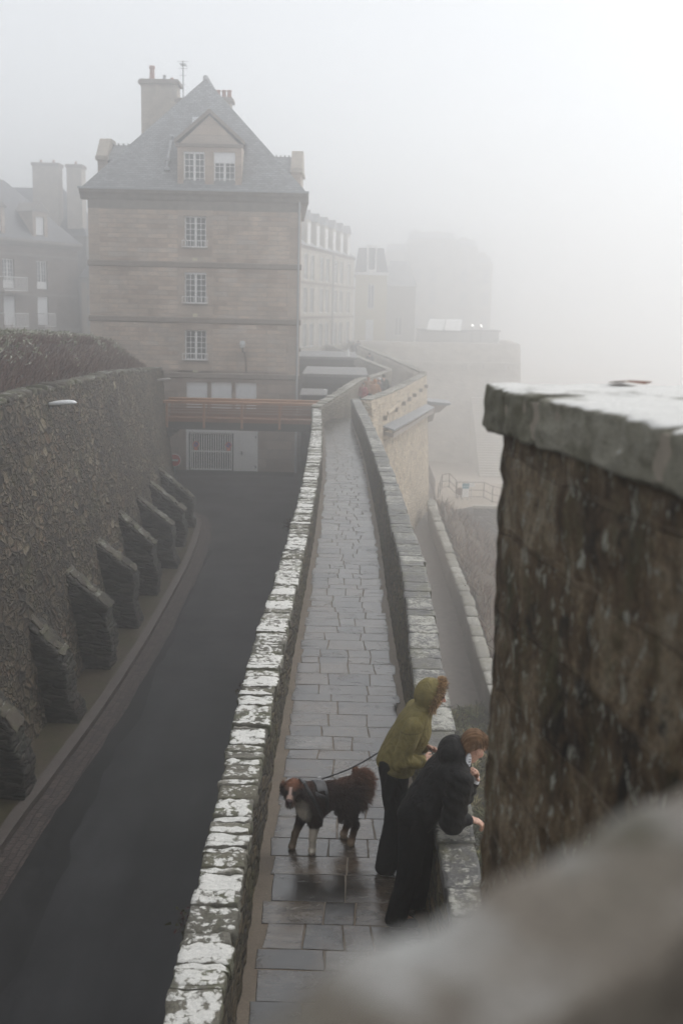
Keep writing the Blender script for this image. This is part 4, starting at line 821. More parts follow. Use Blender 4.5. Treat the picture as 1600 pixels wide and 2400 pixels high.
def twigs(name,loc,n,spread,ln,cols,label,cat,up=1.,w=.006,seed=0,lean=0.):
    r=np.random.default_rng(seed); base=np.array(loc)+r.normal(0,1,(n,3))*np.array(spread); d=np.c_[r.normal(lean,.25,n),r.normal(0,.25,n),np.ones(n)*up]; d/=np.linalg.norm(d,axis=1)[:,None]
    V,Fq=strands(base,d,r.uniform(*ln,n),w,seed+1); c=np.array(cols)[r.integers(0,len(cols),n)]
    o=mesh_obj(name,V,Fq,M['plant'],origin=loc,attrs={'tone':np.repeat(c,5,0)}); return prop(o,label,cat)
twigs('bare_shrub',(-11.4,35.5,2.7),34,(.30,.4,.05),(1.0,1.75),[(.22,.10,.08),(.28,.16,.12)],'bare red-stemmed shrub standing up beside the iron fence','shrub',1,.012,11)
def weed(loc,label,seed,k=40,ln=(.05,.16)):
    r=np.random.default_rng(seed); base=np.array(loc)+r.normal(0,.03,(k,3)); d=np.c_[-np.abs(r.normal(.6,.5,k)),r.normal(0,.7,k),r.normal(.2,.6,k)]; d/=np.linalg.norm(d,axis=1)[:,None]
    V,Fq=strands(base,d,r.uniform(*ln,k),.004,seed); L,Fl=strands(base+d*.1,r.normal(0,1,(k,3))/1.7,r.uniform(.015,.04,k),.012,seed+3)
    c=np.repeat(np.array([(.05,.025,.022),(.06,.05,.025)])[r.integers(0,2,k)],5,0); c2=np.repeat(np.array([(.07,.03,.028),(.07,.07,.03)])[r.integers(0,2,k)],5,0)
    prop(mesh_obj('wall_weed',np.vstack([V,L]),Fq+[[i+len(V) for i in f] for f in Fl],M['plant'],origin=loc,attrs={'tone':np.vstack([c,c2])}),label,'weed')
weed((-1.06,12.1,.18),'straggly weed growing from the parapet midway along the street side',1,60)
weed((-1.04,7.3,.15),'small dark weed on the street side of the parapet, nearest the camera',2,40,(.04,.10)); weed((-1.06,22.2,.15),'reddish weed on the street side of the parapet, farthest along it',3,50)
prop(twigs('wall_weed',(.70,12.2,.0),20,(.02,.03,.01),(.03,.10),[(.06,.05,.03)],'tiny dry weed at the foot of the inner sea-side parapet','weed',.7,.004,5),None)
# ---------------------------------------------------------------- houses at the left, places and sizes scaled up about the camera
def local(x,y,dx,dy): return Matrix.Translation((x,y,0))@Matrix.Rotation(math.atan2(dy,dx),4,'Z')
M['lwall']=ashlar('brown_granite',[(.17,.135,.11),(.23,.185,.155),(.20,.165,.15)],.9,.3,.012,.3); M['grey']=plain('grey_render',(.30,.29,.28),.9,.12,2)
LH=empty('stone_house',(-27,95,-3.4),'brown granite house with dark mansard roof and white balconies behind the hedge','house')
Mx=local(-29.1,89.6,.429,.903)
lw_=[(c-.7,c+.7,a,b_) for c in (-1.55,2.55,6.65) for a,b_ in ((5.65,8.0),(2.6,5.0),(-.35,1.95))]
D=MB(Mx); D.facade(-8,11.4,-3.4,9.4,0,lw_,.24); D.poly([(11.4,0,-3.4),(11.4,14,-3.4),(11.4,14,9.4),(11.4,0,9.4)]); D.poly([(-8,0,-3.4),(-8,0,9.4),(-8,14,9.4),(-8,14,-3.4)]); D.build('wall',M['lwall'],LH)
D=MB(Mx); D.prism([(-.06,9.1),(-.38,9.5),(-.38,9.7),(.38,9.7),(.38,9.1)],'x',-8.2,11.7); D.prism([(.38,9.1),(14.2,9.1),(14.2,9.7),(.38,9.7)],'x',11.404,11.7); D.build('cornice',M['cornice'],LH)
for z in (5.16,2.2,8.45):
    D=MB(Mx); D.box(-8,11.45,-.07,.1,z-.12,z+.08); D.build('string_course',M['cornice'],LH)
for i,(a,c,z0,z1) in enumerate(lw_):
    f=window(LH,a,c,z0+(.54 if z0>5 else 0),z1,.14,Mx,rows=5,closed=(z0<5),bar=.04)
    if z0>5: D=MB(Mx); D.box(a,c,.12,.2,z0,z0+.54); D.build('lower_panel',M['white'],f)
for c,zz in ((2.55,5.35),(2.55,2.4),(6.65,2.4),(-1.55,5.35)):
    D=MB(Mx); w_=1.35 if c!=6.65 else .7; D.box(c-w_,c+w_,-.80,-.75,zz+1.15,zz+1.22); D.box(c-w_,c+w_,-.80,-.75,zz+.06,zz+.11)
    nb=int(2*w_/.16)
    for k in range(nb+1): x=c-w_+2*w_*k/nb; D.box(x-.018,x+.018,-.79,-.76,zz+.11,zz+1.15)
    for x in (c-w_,c+w_): D.box(x-.025,x+.025,-.75,0,zz+1.15,zz+1.22)
    bl=D.build('balcony',M['white'],LH); D=MB(Mx); D.box(c-w_-.06,c+w_+.06,-.83,.0,zz-.15,zz+.05); D.build('slab',M['band'],bl)
D=MB(Mx); e=9.7
D.poly([(-8.2,-.32,e),(11.65,-.32,e),(6.4,3.7,14.8),(-8.2,3.7,14.8)]); D.poly([(11.65,-.32,e),(11.65,14.3,e),(6.4,10.2,14.8),(6.4,3.7,14.8)]); D.poly([(-8.2,3.7,14.8),(6.4,3.7,14.8),(6.4,10.2,14.8),(-8.2,10.2,14.8)]); D.poly([(11.65,14.3,e),(-8.2,14.3,e),(-8.2,10.2,14.8),(6.4,10.2,14.8)])
rfl=D.build('roof',M['slate2'],LH)
for c in (1.3,6.5):
    D=MB(Mx); D.facade(c-.95,c+.95,9.82,12.1,-.06,[(c-.54,c+.54,9.9,11.7)],.2); D.box(c-.95,c-.89,-.06,2.5,9.82,12.1); D.box(c+.89,c+.95,-.06,2.5,9.82,12.1); dd=D.build('dormer',M['quoin'],rfl)
    D=MB(Mx); D.prism([(c-1.15,12.1),(c+1.15,12.1),(c,12.9)],'y',-.2,3.3); D.build('dormer_roof',M['cornice'],dd)
    D=MB(Mx); D.box(c-.54,c+.54,.07,.13,9.9,11.7); D.build('shutter',M['shut'],dd)
def simple_house(name,label,x0,x1,y0,y1,zb,ze,zr,wall,roof,wins=(),ridge='x',Mx=None,parts=(),hip=.0,tall=None):
    e=empty(name,((x0+x1)/2,y0,zb) if Mx is None else tuple(Mx@Vector(((x0+x1)/2,y0,zb))),label,'house')
    D=MB(Mx); D.facade(x0,x1,zb,ze,y0,[w[:4] for w in wins],.15); D.poly([(x0,y0,zb),(x0,y0,ze),(x0,y1,ze),(x0,y1,zb)]); D.poly([(x1,y0,zb),(x1,y1,zb),(x1,y1,ze),(x1,y0,ze)]); D.poly([(x0,y1,zb),(x0,y1,ze),(x1,y1,ze),(x1,y1,zb)]); D.build('wall',wall,e)
    D=MB(Mx); ym=(y0+y1)/2
    if zr>ze:
        if ridge=='x':
            q=[(x0-.2,y0-.25,ze),(x1+.2,y0-.25,ze),(x1+.2-hip,ym,zr),(x0-.2+hip,ym,zr)]; D.poly(q); D.poly([(x1+.2,y1+.25,ze),(x0-.2,y1+.25,ze),(x0-.2+hip,ym,zr),(x1+.2-hip,ym,zr)])
            D.poly([(x0-.2,y0-.25,ze),(x0-.2+hip,ym,zr),(x0-.2,y1+.25,ze)]); D.poly([(x1+.2,y0-.25,ze),(x1+.2,y1+.25,ze),(x1+.2-hip,ym,zr)])
        else:
            xm=(x0+x1)/2; D.poly([(x0-.2,y0-.1,ze),(xm,y0-.1+hip,zr),(xm,y1+.1,zr),(x0-.2,y1+.1,ze)]); D.poly([(x1+.2,y0-.1,ze),(x1+.2,y1+.1,ze),(xm,y1+.1,zr),(xm,y0-.1+hip,zr)]); D.poly([(x0-.2,y0-.1,ze),(x1+.2,y0-.1,ze),(xm,y0-.1+hip,zr)])
    else: D.box(x0-.1,x1+.1,y0-.1,y1+.1,ze,ze+.12)
    rr=D.build('roof',roof,e)
    for w in wins:
        a,c,z0,z1=w[:4]; kind=w[4] if len(w)>4 else 'win'
        window(e,a,c,z0,z1,y0+.08,Mx,rows=4,closed=(kind=='shut'))
    return e,rr
def chim(par,x0,x1,y0,y1,z0,z1,mat,pots=2):
    D=MB(); D.box(x0,x1,y0,y1,z0,z1-.3); c=D.build('chimney',mat,par); D=MB(); D.box(x0-.1,x1+.1,y0-.1,y1+.1,z1-.3,z1); D.build('chimney_cap',M['band'],c)
    for k in range(pots): D=MB(); x=x0+(x1-x0)*(k+.5)/pots; D.tube([(x,(y0+y1)/2,z1),(x,(y0+y1)/2,z1+.35)],.12); D.build('chimney_pot',M['pot'],c)
e,rr=simple_house('grey_house','hazy house with two big chimneys showing over the mansard roof at the left',-46,-24.6,105,119,-3.4,10.7,15.7,M['grey'],M['slate2'],hip=4)
chim(rr,-29.7,-27.3,105.8,107.5,9.6,17.4,M['render'],2); chim(rr,-26.5,-25.1,105.8,107.5,9,17.3,M['render'],1)
e,rr=simple_house('slate_house','narrow grey house with pale quoins squeezed beside the granite house',-23.55,-16,98.5,113,-3.4,6.8,12.8,M['grey'],M['slate2'],[(-21.8,-20.9,5.1,6.5,'win'),(-21.8,-20.7,2.0,4.1,'win')],hip=2.5)
for k in range(12): D=MB(); wq=.45 if k%2 else .7; D.box(-23.57,-23.57+wq,98.46,98.52,-.15+k*.54,-.15+k*.54+.53); D.build('quoin_stone',M['render'],e)
e,rr=simple_house('slate_house','tall blue-grey gabled roof just showing at the far left edge',-51,-34.8,110,123,-3.4,12.8,18.8,M['grey'],M['slate2'],ridge='y',hip=0)
# ---------------------------------------------------------------- flat roofs right of the granite house
M['felt']=plain('roof_felt',(.20,.20,.20),.7,.2,3); M['dk']=plain('dark_cladding',(.075,.078,.082),.7,.25,2)
def flat(label,x0,x1,y0,y1,zb,zt,skew=0,edge=.16):
    e=empty('flat_roofed_building',((x0+x1)/2,y0,zb),label,'building'); D=MB(); D.box(x0,x1,y0,y1,zb,zt-edge); D.build('wall',M['dk'],e)
    D=MB(); D.box(x0-.15,x1+.15,y0-.15,y1+.1,zt-edge,zt); D.build('roof',M['felt'],e)
    for k in range(3): D=MB(); x=x0+(x1-x0)*(k+.5)/3; D.box(x-.7,x+.7,y0-.02,y0,zb+.4,zt-edge-.35); D.build('panel',M['steel'],e)
    return e
flat('low dark flat-roofed building tucked against the bend of the walkway',-2.2,1.15,60.5,68,-3.4,1.02)
e2=flat('second dark flat roof, stepped up behind the first one',-3.2,.6,71,80,-3.4,1.5)
pm=empty('roof_vent',(.2,73,1.5),'small white cone vent on the dark flat roof','vent'); D=MB(); D.tube([(.2,73,1.5),(.2,73,1.75),(.2,73,2.0)],[.12,.10,.02],8); D.build('cowl',M['white'],pm);
ub=empty('utility_box',(-1.5,54.6,-3.4),'flat grey topped utility cabin between the bridge and the flat roofs','cabin'); D=MB(); D.box(-2.1,-.95,54.2,56,-3.4,.35); D.build('wall',M['dk'],ub); D=MB(); D.prism([(54.05,.30),(54.05,.36),(56.1,.52),(56.1,.44)],'x',-2.2,-.85); D.build('lid',M['felt'],ub); D=MB(); D.box(-1.02,-.9,54.1,54.3,.4,.62); D.build('vent',M['white'],ub)
# ---------------------------------------------------------------- far houses in the fog, scaled about the camera to stand deeper in it
M['pale']=ashlar('pale_granite',[(.50,.46,.39),(.58,.54,.47),(.54,.50,.43)],1.0,.35,.01,.2); M['lgrey']=plain('fog_paled_render',(.46,.45,.43),.9,.1,2); M['lglass']=plain('fog_paled_window',(.30,.31,.32),.4,.05,2); M['cream']=plain('cream_render',(.60,.55,.42),.9,.06,2); M['slate3']=slates('fog_paled_slates',(.30,.305,.31))  # pale stone and render, lightened to paint fog fading over the far houses
Mx=local(-4.36,102.7,.196,.98)
ww=[(a,a+1.6,z,z+2.4) for a in (1.6,4.4,8.6,11.4,15.6,18.5,22.6) for z in (.7,4.1,7.2)]
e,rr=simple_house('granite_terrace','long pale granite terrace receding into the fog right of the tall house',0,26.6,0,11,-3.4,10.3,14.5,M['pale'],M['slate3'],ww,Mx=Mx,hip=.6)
for z in (3.55,6.8,10.05): D=MB(Mx); D.box(-.1,26.7,-.08,.05,z,z+.2); D.build('string_course',M['band'],e)
for a in (2.9,6.8,10.7,14.6,18.5,22.4):
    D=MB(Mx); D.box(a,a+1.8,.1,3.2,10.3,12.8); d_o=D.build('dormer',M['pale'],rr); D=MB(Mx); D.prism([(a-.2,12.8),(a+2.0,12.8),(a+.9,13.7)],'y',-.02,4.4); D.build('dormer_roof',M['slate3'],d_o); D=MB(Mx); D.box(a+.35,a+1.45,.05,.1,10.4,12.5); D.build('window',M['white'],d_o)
D=MB(Mx); D.tube([(14.2,-.14,-3),(14.2,-.14,10.2)],.08); D.build('downpipe',M['zinc'],e)
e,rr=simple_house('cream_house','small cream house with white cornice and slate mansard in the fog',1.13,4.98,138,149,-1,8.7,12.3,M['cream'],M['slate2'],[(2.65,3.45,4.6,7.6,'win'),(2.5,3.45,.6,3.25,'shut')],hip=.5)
D=MB(); D.box(.93,5.25,137.6,138.1,8.7,9.05); D.build('cornice',M['white'],e)
D=MB(); D.box(2.45,3.65,138,140.6,9.1,12.4); d_o=D.build('dormer',M['white'],rr); D=MB(); D.box(2.65,3.45,137.95,138,9.4,12.0); D.build('pane',M['glass'],d_o)
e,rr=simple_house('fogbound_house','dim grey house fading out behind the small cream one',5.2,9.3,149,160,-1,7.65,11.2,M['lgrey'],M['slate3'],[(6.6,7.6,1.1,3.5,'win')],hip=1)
TB=empty('fogbound_block',(19.7,228,-1),'large stepped building almost lost in the fog above the far rampart','building')
for k,(a,c,z) in enumerate(((8.2,12.5,16.4),(12.7,22.2,18.9),(22.4,26.8,17.6),(27.0,30.1,14.5))):
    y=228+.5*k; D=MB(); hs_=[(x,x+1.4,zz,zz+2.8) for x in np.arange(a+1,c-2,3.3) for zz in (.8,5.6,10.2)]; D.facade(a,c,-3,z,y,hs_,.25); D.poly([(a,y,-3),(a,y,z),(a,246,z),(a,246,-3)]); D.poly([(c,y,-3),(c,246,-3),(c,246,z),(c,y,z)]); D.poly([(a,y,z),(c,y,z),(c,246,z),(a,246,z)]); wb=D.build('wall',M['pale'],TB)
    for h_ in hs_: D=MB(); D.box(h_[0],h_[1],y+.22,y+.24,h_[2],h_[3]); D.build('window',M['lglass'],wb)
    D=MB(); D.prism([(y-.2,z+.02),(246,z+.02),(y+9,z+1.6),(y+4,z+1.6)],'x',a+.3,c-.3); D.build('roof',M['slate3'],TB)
for a,zz in ((13.2,20.9),(18.0,20.7),(23.4,19.6),(27.4,16.6)): D=MB(); D.box(a,a+1.5,232,234,14,zz); D.build('chimney',M['render'],TB)
VE=empty('veranda',(14,149,-.3),'low dark pavilion with a white glazed roof on the far rampart','pavilion')
D=MB(); D.box(10.1,21.2,152,158,-2,1.86); D.build('wall',M['lgrey'],VE); D=MB()
for a,c in ((11.3,13.5),(13.7,15.9)): D.poly([(a-.3,149.5,1.95),(c-.3,149.5,1.95),(c+.3,153.4,3.4),(a+.3,153.4,3.4)])
D.build('glazed_roof',M['white'],VE); D=MB(); D.box(10.1,16.4,149.2,149.5,1.68,1.94); D.box(10.1,21.4,151.7,158.2,1.866,2.05); D.build('gutter',M['felt'],VE)
gl=bpy.data.materials.new('lit_bulb'); gl.use_nodes=True; pb=gl.node_tree.nodes['Principled BSDF']; pb.inputs['Emission Color'].default_value=(1,.97,.9,1); pb.inputs['Emission Strength'].default_value=3
for x,lab in ((17.3,'lit white lamp beside the glazed pavilion roof, nearer to it'),(18.5,'lit white lamp near the pavilion, out towards the sea end')):
    e=empty('terrace_lamp',(x,150.5,-.2),lab,'lamp','lit lamps on the far terrace'); D=MB(); D.tube([(x,150.5,-.2),(x,150.5,2.6)],.04); D.build('post',M['iron'],e); D=MB(); D.tube([(x,150.5,2.5),(x,150.5,2.6),(x,150.5,2.76),(x,150.5,2.84)],[.05,.10,.10,.04],8); D.build('globe',gl,e)
# ---------------------------------------------------------------- far rampart, pushed back by scaling its plan and top about the camera
FR=empty('far_rampart_wall',(11,132,-14),'huge pale rampart wall rising from the beach in thick fog','wall')
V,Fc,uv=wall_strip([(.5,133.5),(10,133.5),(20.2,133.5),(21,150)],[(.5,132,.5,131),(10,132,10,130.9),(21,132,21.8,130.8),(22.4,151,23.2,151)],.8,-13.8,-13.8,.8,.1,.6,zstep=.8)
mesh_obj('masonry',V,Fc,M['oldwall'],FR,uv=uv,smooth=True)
D=MB()
for k in range(34): x=4.2+k*.5; D.box(x,x+.27,131.2,131.95,-2.2,-1.7)
D.build('corbel_table',M['pale'],FR)
D=MB(); D.box(.5,21.1,131.1,131.98,-1.7,-1.45); D.build('string_course',M['pale'],FR)
struct(MB.build((lambda b:(b.box(-1.3,20.9,133.4,186,-13.6,-.28),b)[1])(MB()),'far_terrace',M['path']),'ground on top of the far rampart')
ST=empty('stone_stairs',(18.2,122,-13.6),'long flight of pale stone steps against the far rampart','stairs'); D=MB()
for k in range(32): D.box(15.3,20.2,130.6-k*.34-.34,131.2,-5.6-(k+1)*.25,-5.6-k*.25-.002)
D.build('steps',M['pale'],ST)
# slate machicolation on the sandy wall
def onwall(t,off): 
    a=np.array([1.2,49.5]);b_=np.array(W2R[1]); p=a+(b_-a)*t; tdir=(b_-a)/np.linalg.norm(b_-a); nrm=np.array([tdir[1],-tdir[0]]); return p+nrm*(.45+off)
MC=empty('slate_ledge',(3.4,58,-1.6),'corbelled slate ledge jutting from the sandy rampart wall','ledge'); M['ledges']=plain('wet_slate',(.16,.17,.185),.35,.25,5,.2)
tA,tB=.03,.97; D=MB(); D2=MB(); D3=MB(); n=26
for k in range(n):
    t0,t1=tA+(tB-tA)*k/n,tA+(tB-tA)*(k+.88)/n; zc=-.80-.32*k/n
    a0,a1,b0,b1=onwall(t0,.02),onwall(t1,.02),onwall(t0,.62),onwall(t1,.62)
    for za,zb_,DD in ((.16,-.02,D),): 
        q=[(*a0,zc+za),(*a1,zc+za),(*b1,zc+zb_),(*b0,zc+zb_)]; DD.poly(q); lo=[(x,y,z-.07) for x,y,z in q]; DD.poly(lo[::-1])
        for i in range(4): j=(i+1)%4; DD.poly([q[i],lo[i],lo[j],q[j]])
    t2=tA+(tB-tA)*(k+.35)/n; D2=MB()
    p0,p1,p2,p3=onwall(t0,.0),onwall(t2,.0),onwall(t2,.5),onwall(t0,.5)
    for i,(o1,zz0,zz1) in enumerate(((.5,-.10,-.30),(.3,-.30,-.52))):
        P=[onwall(t0,0),onwall(t2,0),onwall(t2,o1),onwall(t0,o1)]; up=[(*p,zc+zz0) for p in P]; lo=[(*p,zc+zz1) for p in P]; D2.poly(up); D2.poly(lo[::-1])
        for i2 in range(4): j=(i2+1)%4; D2.poly([up[i2],lo[i2],lo[j],up[j]])
    D2.build('corbel',M['sand'],MC)
q0,q1,q2,q3=onwall(tA,.05),onwall(tB,.05),onwall(tB,.58),onwall(tA,.58)
for P,(z0,z1) in (((q0,q1,q2,q3),(-.09,-.26)),):
    up=[(*P[0],-.80+z0),(*P[1],-1.12+z0),(*P[2],-1.12+z0-.1),(*P[3],-.80+z0-.1)]; lo=[(x,y,z-.2) for x,y,z in up]; D3.poly(up); D3.poly(lo[::-1])
    for i in range(4): j=(i+1)%4; D3.poly([up[i],lo[i],lo[j],up[j]])
D.build('slates',M['ledges'],MC); D3.build('lintel',M['band'],MC)
ML=empty('stone_moulding',(2.4,56,-.3),'half-round moulding and drain blocks above the slate ledge','moulding'); D=MB(); a,c=onwall(.10,.02),onwall(.34,.02); D.tube([(*a,-.22),(*c,-.12)],.13,10); D.build('roll',M['sand'],ML)
for k,t in enumerate((.03,.22,.38,.50,.62,.78,.92)):
    D=MB(); p,q=onwall(t,-.02),onwall(t+.022,.2); D.box(min(p[0],q[0]),max(p[0],q[0]),min(p[1],q[1]),max(p[1],q[1]),-.42+.5*t,-.22+.5*t); D.build('drain_block',M['band'],ML)
CL=empty('corner_ledge',(5.6,68,-1.3),'slate topped bracket sticking out beyond the corner of the sandy wall','ledge'); D=MB(); D.prism([(4.7,-.86),(6.6,-1.0),(6.45,-1.12),(5.0,-1.10)],'y',66.8,69.5); D.build('slates',M['ledges'],CL); D=MB(); D.prism([(4.9,-1.11),(6.35,-1.13),(5.9,-1.55),(5.6,-1.6),(5.5,-2.1),(4.9,-2.3)],'y',66.95,69.3); D.build('bracket',M['band'],CL)
FB=empty('stone_buttress',(5.0,65.3,-7.4),'small tapered stone buttress at the foot of the sandy wall','buttress'); D=MB()
bs=[(4.3,64.2),(5.35,64.6),(5.25,66.2),(4.4,66)]; tp=[(4.55,65),(4.75,65.1),(4.75,65.5),(4.55,65.5)]
for i in range(4): j=(i+1)%4; D.poly([(*bs[i],-7.45),(*bs[j],-7.45),(*tp[j],-5.5),(*tp[i],-5.5)])
D.poly([(*p,-5.5) for p in tp]); D.build('masonry',M['sand'],FB)
# ---------------------------------------------------------------- the lower path, its wall, scrub, terrace
sheet('lower_path',M['path'],[(.9,14),(4.9,14),(4.95,34.5),(5.15,45),(5.28,55.4),(5.4,63),(6.2,70),(6.6,90),(8,98.5),(5.2,98.5),(4.0,66),(.9,49)],-7.4,'worn concrete path far below the parapet')
LWp=[(4.7,20),(4.9,34.5),(5.12,40.4),(5.15,45.5),(5.28,55.4),(5.30,60.5),(5.45,62.6)]
M['lwp']=rubble('render_wall',[(.16,.14,.125),(.20,.175,.16),(.24,.215,.195)],1.2,2,mortar=(.17,.15,.135),bump=.4,dist=.03)
par('low_wall',LWp,-.40,-6.33,-12,M['lwp'],'low grey wall curving along the outer side of the lower path',step=.25,zi=-7.5,batter=.1,side=1,lens=(.8,1.6))
V=[];F=[];nx,ny=40,70
for j in range(ny):
    y=18+50*j/(ny-1)
    for i in range(nx):
        u=i/(nx-1); x=float(np.interp(y,[20,34.5,45,55,63,68],[5.0,5.3,5.5,5.65,5.85,6.3]))+u*7
        z=-6.75-5.9*u**1.25+.8*mnoise.noise((x*.8,y*.45,1))+.4*mnoise.noise((x*2.3,y*1.5,3)); 
        V.append((x,y,z-.55*(y>62)*max(0,(y-62)/3)))
for j in range(ny-1):
    for i in range(nx-1): F.append([j*nx+i,j*nx+i+1,(j+1)*nx+i+1,(j+1)*nx+i])
sl_=struct(mesh_obj('scrub_slope',V,F,M['earth'],smooth=True),'steep brown scrubby slope between the low wall and the beach')
Vs=np.array(V)
def scatter_on(Vs,n,seed,cols,ln,w,up,lab,name,kind='stuff',patch=1.2,thr=0.,droop=.1,nspread=.45):
    r=np.random.default_rng(seed); p=Vs[r.integers(0,len(Vs),n)]+np.c_[r.uniform(-.15,.15,n),r.uniform(-.4,.4,n),np.zeros(n)]
    c=np.array([mnoise.noise((a[0]*patch,a[1]*patch*.6,seed)) for a in p]); p=p[c>thr]; n=len(p); p[:,2]-=.05
    d=np.c_[r.normal(0,nspread,n),r.normal(0,nspread,n),np.ones(n)*up]; d/=np.linalg.norm(d,axis=1)[:,None]
    V,Fq=strands(p,d,r.uniform(*ln,n),w,seed,droop); cc=np.array(cols)[r.integers(0,len(cols),n)]*r.uniform(.7,1.3,(n,1))
    o=mesh_obj(name,V,Fq,M['plant'],origin=tuple(p.mean(0)),attrs={'tone':np.repeat(cc,5,0)}); prop(o,None,None,None,kind); o['label']=lab; return o
scatter_on(Vs,24000,5,[(.13,.068,.04),(.19,.115,.075),(.085,.047,.033),(.26,.20,.14)],(.35,1.0),.022,.8,'brown dead scrub covering the slope above the beach','scrub',thr=-.12)
scatter_on(Vs[Vs[:,1]<45],5000,6,[(.11,.115,.05),(.16,.155,.075)],(.15,.4),.012,.8,'pale green ground cover at the foot of the slope','ground_cover',thr=.1)
TE=[(6.05,64.6),(8.28,66.9),(18,67.3),(18,76),(6.3,76)]
b=MB(); b.poly([(x,y,-7.38) for x,y in TE]); struct(b.build('terrace',M['beach']),'pale paved terrace above the beach')
tw=empty('terrace_wall',(12,67,-13.5),'brown masonry retaining wall under the railed terrace','wall'); D=MB()
for (p,q) in zip(TE[:-2],TE[1:-1]): 
    n_=12
    for k in range(n_): a=np.array(p)+(np.array(q)-np.array(p))*k/n_; c=np.array(p)+(np.array(q)-np.array(p))*(k+1)/n_; D.poly([(*a,-13.5),(*c,-13.5),(*c,-7.4),(*a,-7.4)])
D.build('masonry',M['terr'],tw); D=MB(); D.box(8.2,18,66.75,67.2,-7.5,-7.34); D.build('coping',M['pale'],tw)
def railing(label,pts,h=1.,rails=(1.,.5,.08),sp=1.6,r=.028,group=None,posts=None):
    P=[np.array(p,float) for p in pts]; e=empty('railing',tuple(P[0]),label,'railing',group)
    D=MB()
    for z in rails: D.tube([(p[0],p[1],p[2]+z*h) for p in P],r*.8,6)
    D.build('rail',M['rust'],e)
    for a,c in zip(P,P[1:]):
        L=np.linalg.norm(c-a); n=max(1,int(round(L/sp)))
        for k in range(n+(c is P[-1])): p=a+(c-a)*k/n; D=MB(); D.tube([tuple(p),(p[0],p[1],p[2]+h)],r,6); D.build('post',M['rust'],e)
M['rust']=plain('rusty_rail',(.13,.10,.09),.7,.3,9)
railing('rusty terrace railing beside the blue and white notice board',[(7.45,69.7,-7.38),(9.25,69.9,-7.38),(9.6,68.3,-7.38),(10.2,67.4,-7.38)],1.05)
railing('curved rusty handrail leading from the path up to the terrace',[(6.25,69.6,-7.6),(6.6,71.0,-7.0),(7.1,71.2,-6.95),(7.5,70.5,-7.3),(7.45,69.7,-7.38)],.95,sp=.7)
railing('long rail fence along the outer edge of the path running under the far rampart',[(5.55,64,-7.4),(6.05,70,-7.4),(6.2,78,-7.4),(6.45,88,-7.4)],1.1,rails=(1.,.72,.45,.2),sp=1.0)
NB=empty('notice_board',(7.95,69.0,-7.38),'white notice board with a blue header standing on the beach terrace','sign')
D=MB(); D.tube([(7.78,69.02,-7.38),(7.78,69.02,-6.5)],.025); D.tube([(8.12,69.02,-7.38),(8.12,69.02,-6.5)],.025); D.build('post',M['zinc'],NB)
D=MB(); D.box(7.74,8.16,68.95,68.99,-7.18,-6.62); D.build('panel',M['white'],NB); D=MB(); D.box(7.735,8.165,68.945,68.995,-6.62,-6.29); D.build('header',plain('sign_teal',(.04,.24,.33),.5,.05),NB)
D=MB(); D.prism([(7.78,-6.50),(7.86,-6.47),(7.92,-6.43),(7.93,-6.46),(7.84,-6.53)],'y',68.935,68.944); D.box(7.98,8.10,68.935,68.944,-6.49,-6.45); D.build('emblem',M['white'],NB)
PB=empty('blank_sign',(8.4,69.3,-7.38),'blank white rectangular plate beside the blue-topped notice board','sign'); D=MB(); D.box(8.16,8.56,69.3,69.33,-6.56,-6.27); D.build('plate',M['white'],PB); D=MB(); D.tube([(8.36,69.35,-7.38),(8.36,69.35,-6.3)],.02); D.build('post',M['zinc'],PB)
RS=empty('round_sign',(7.6,69.3,-7.38),'rusty back of a round sign by the terrace steps','sign'); D=MB(); D.prism([(7.62+.24*math.cos(a),-6.86+.26*math.sin(a)) for a in np.linspace(0,2*math.pi,21)[:-1]],'y',69.2,69.24); D.build('disc',plain('rust_disc',(.24,.17,.14),.8,.15,8),RS); D=MB()
for x in (7.5,7.74): D.tube([(x,69.26,-7.38),(x,69.26,-6.8)],.02)
D.build('post',M['rust'],RS)
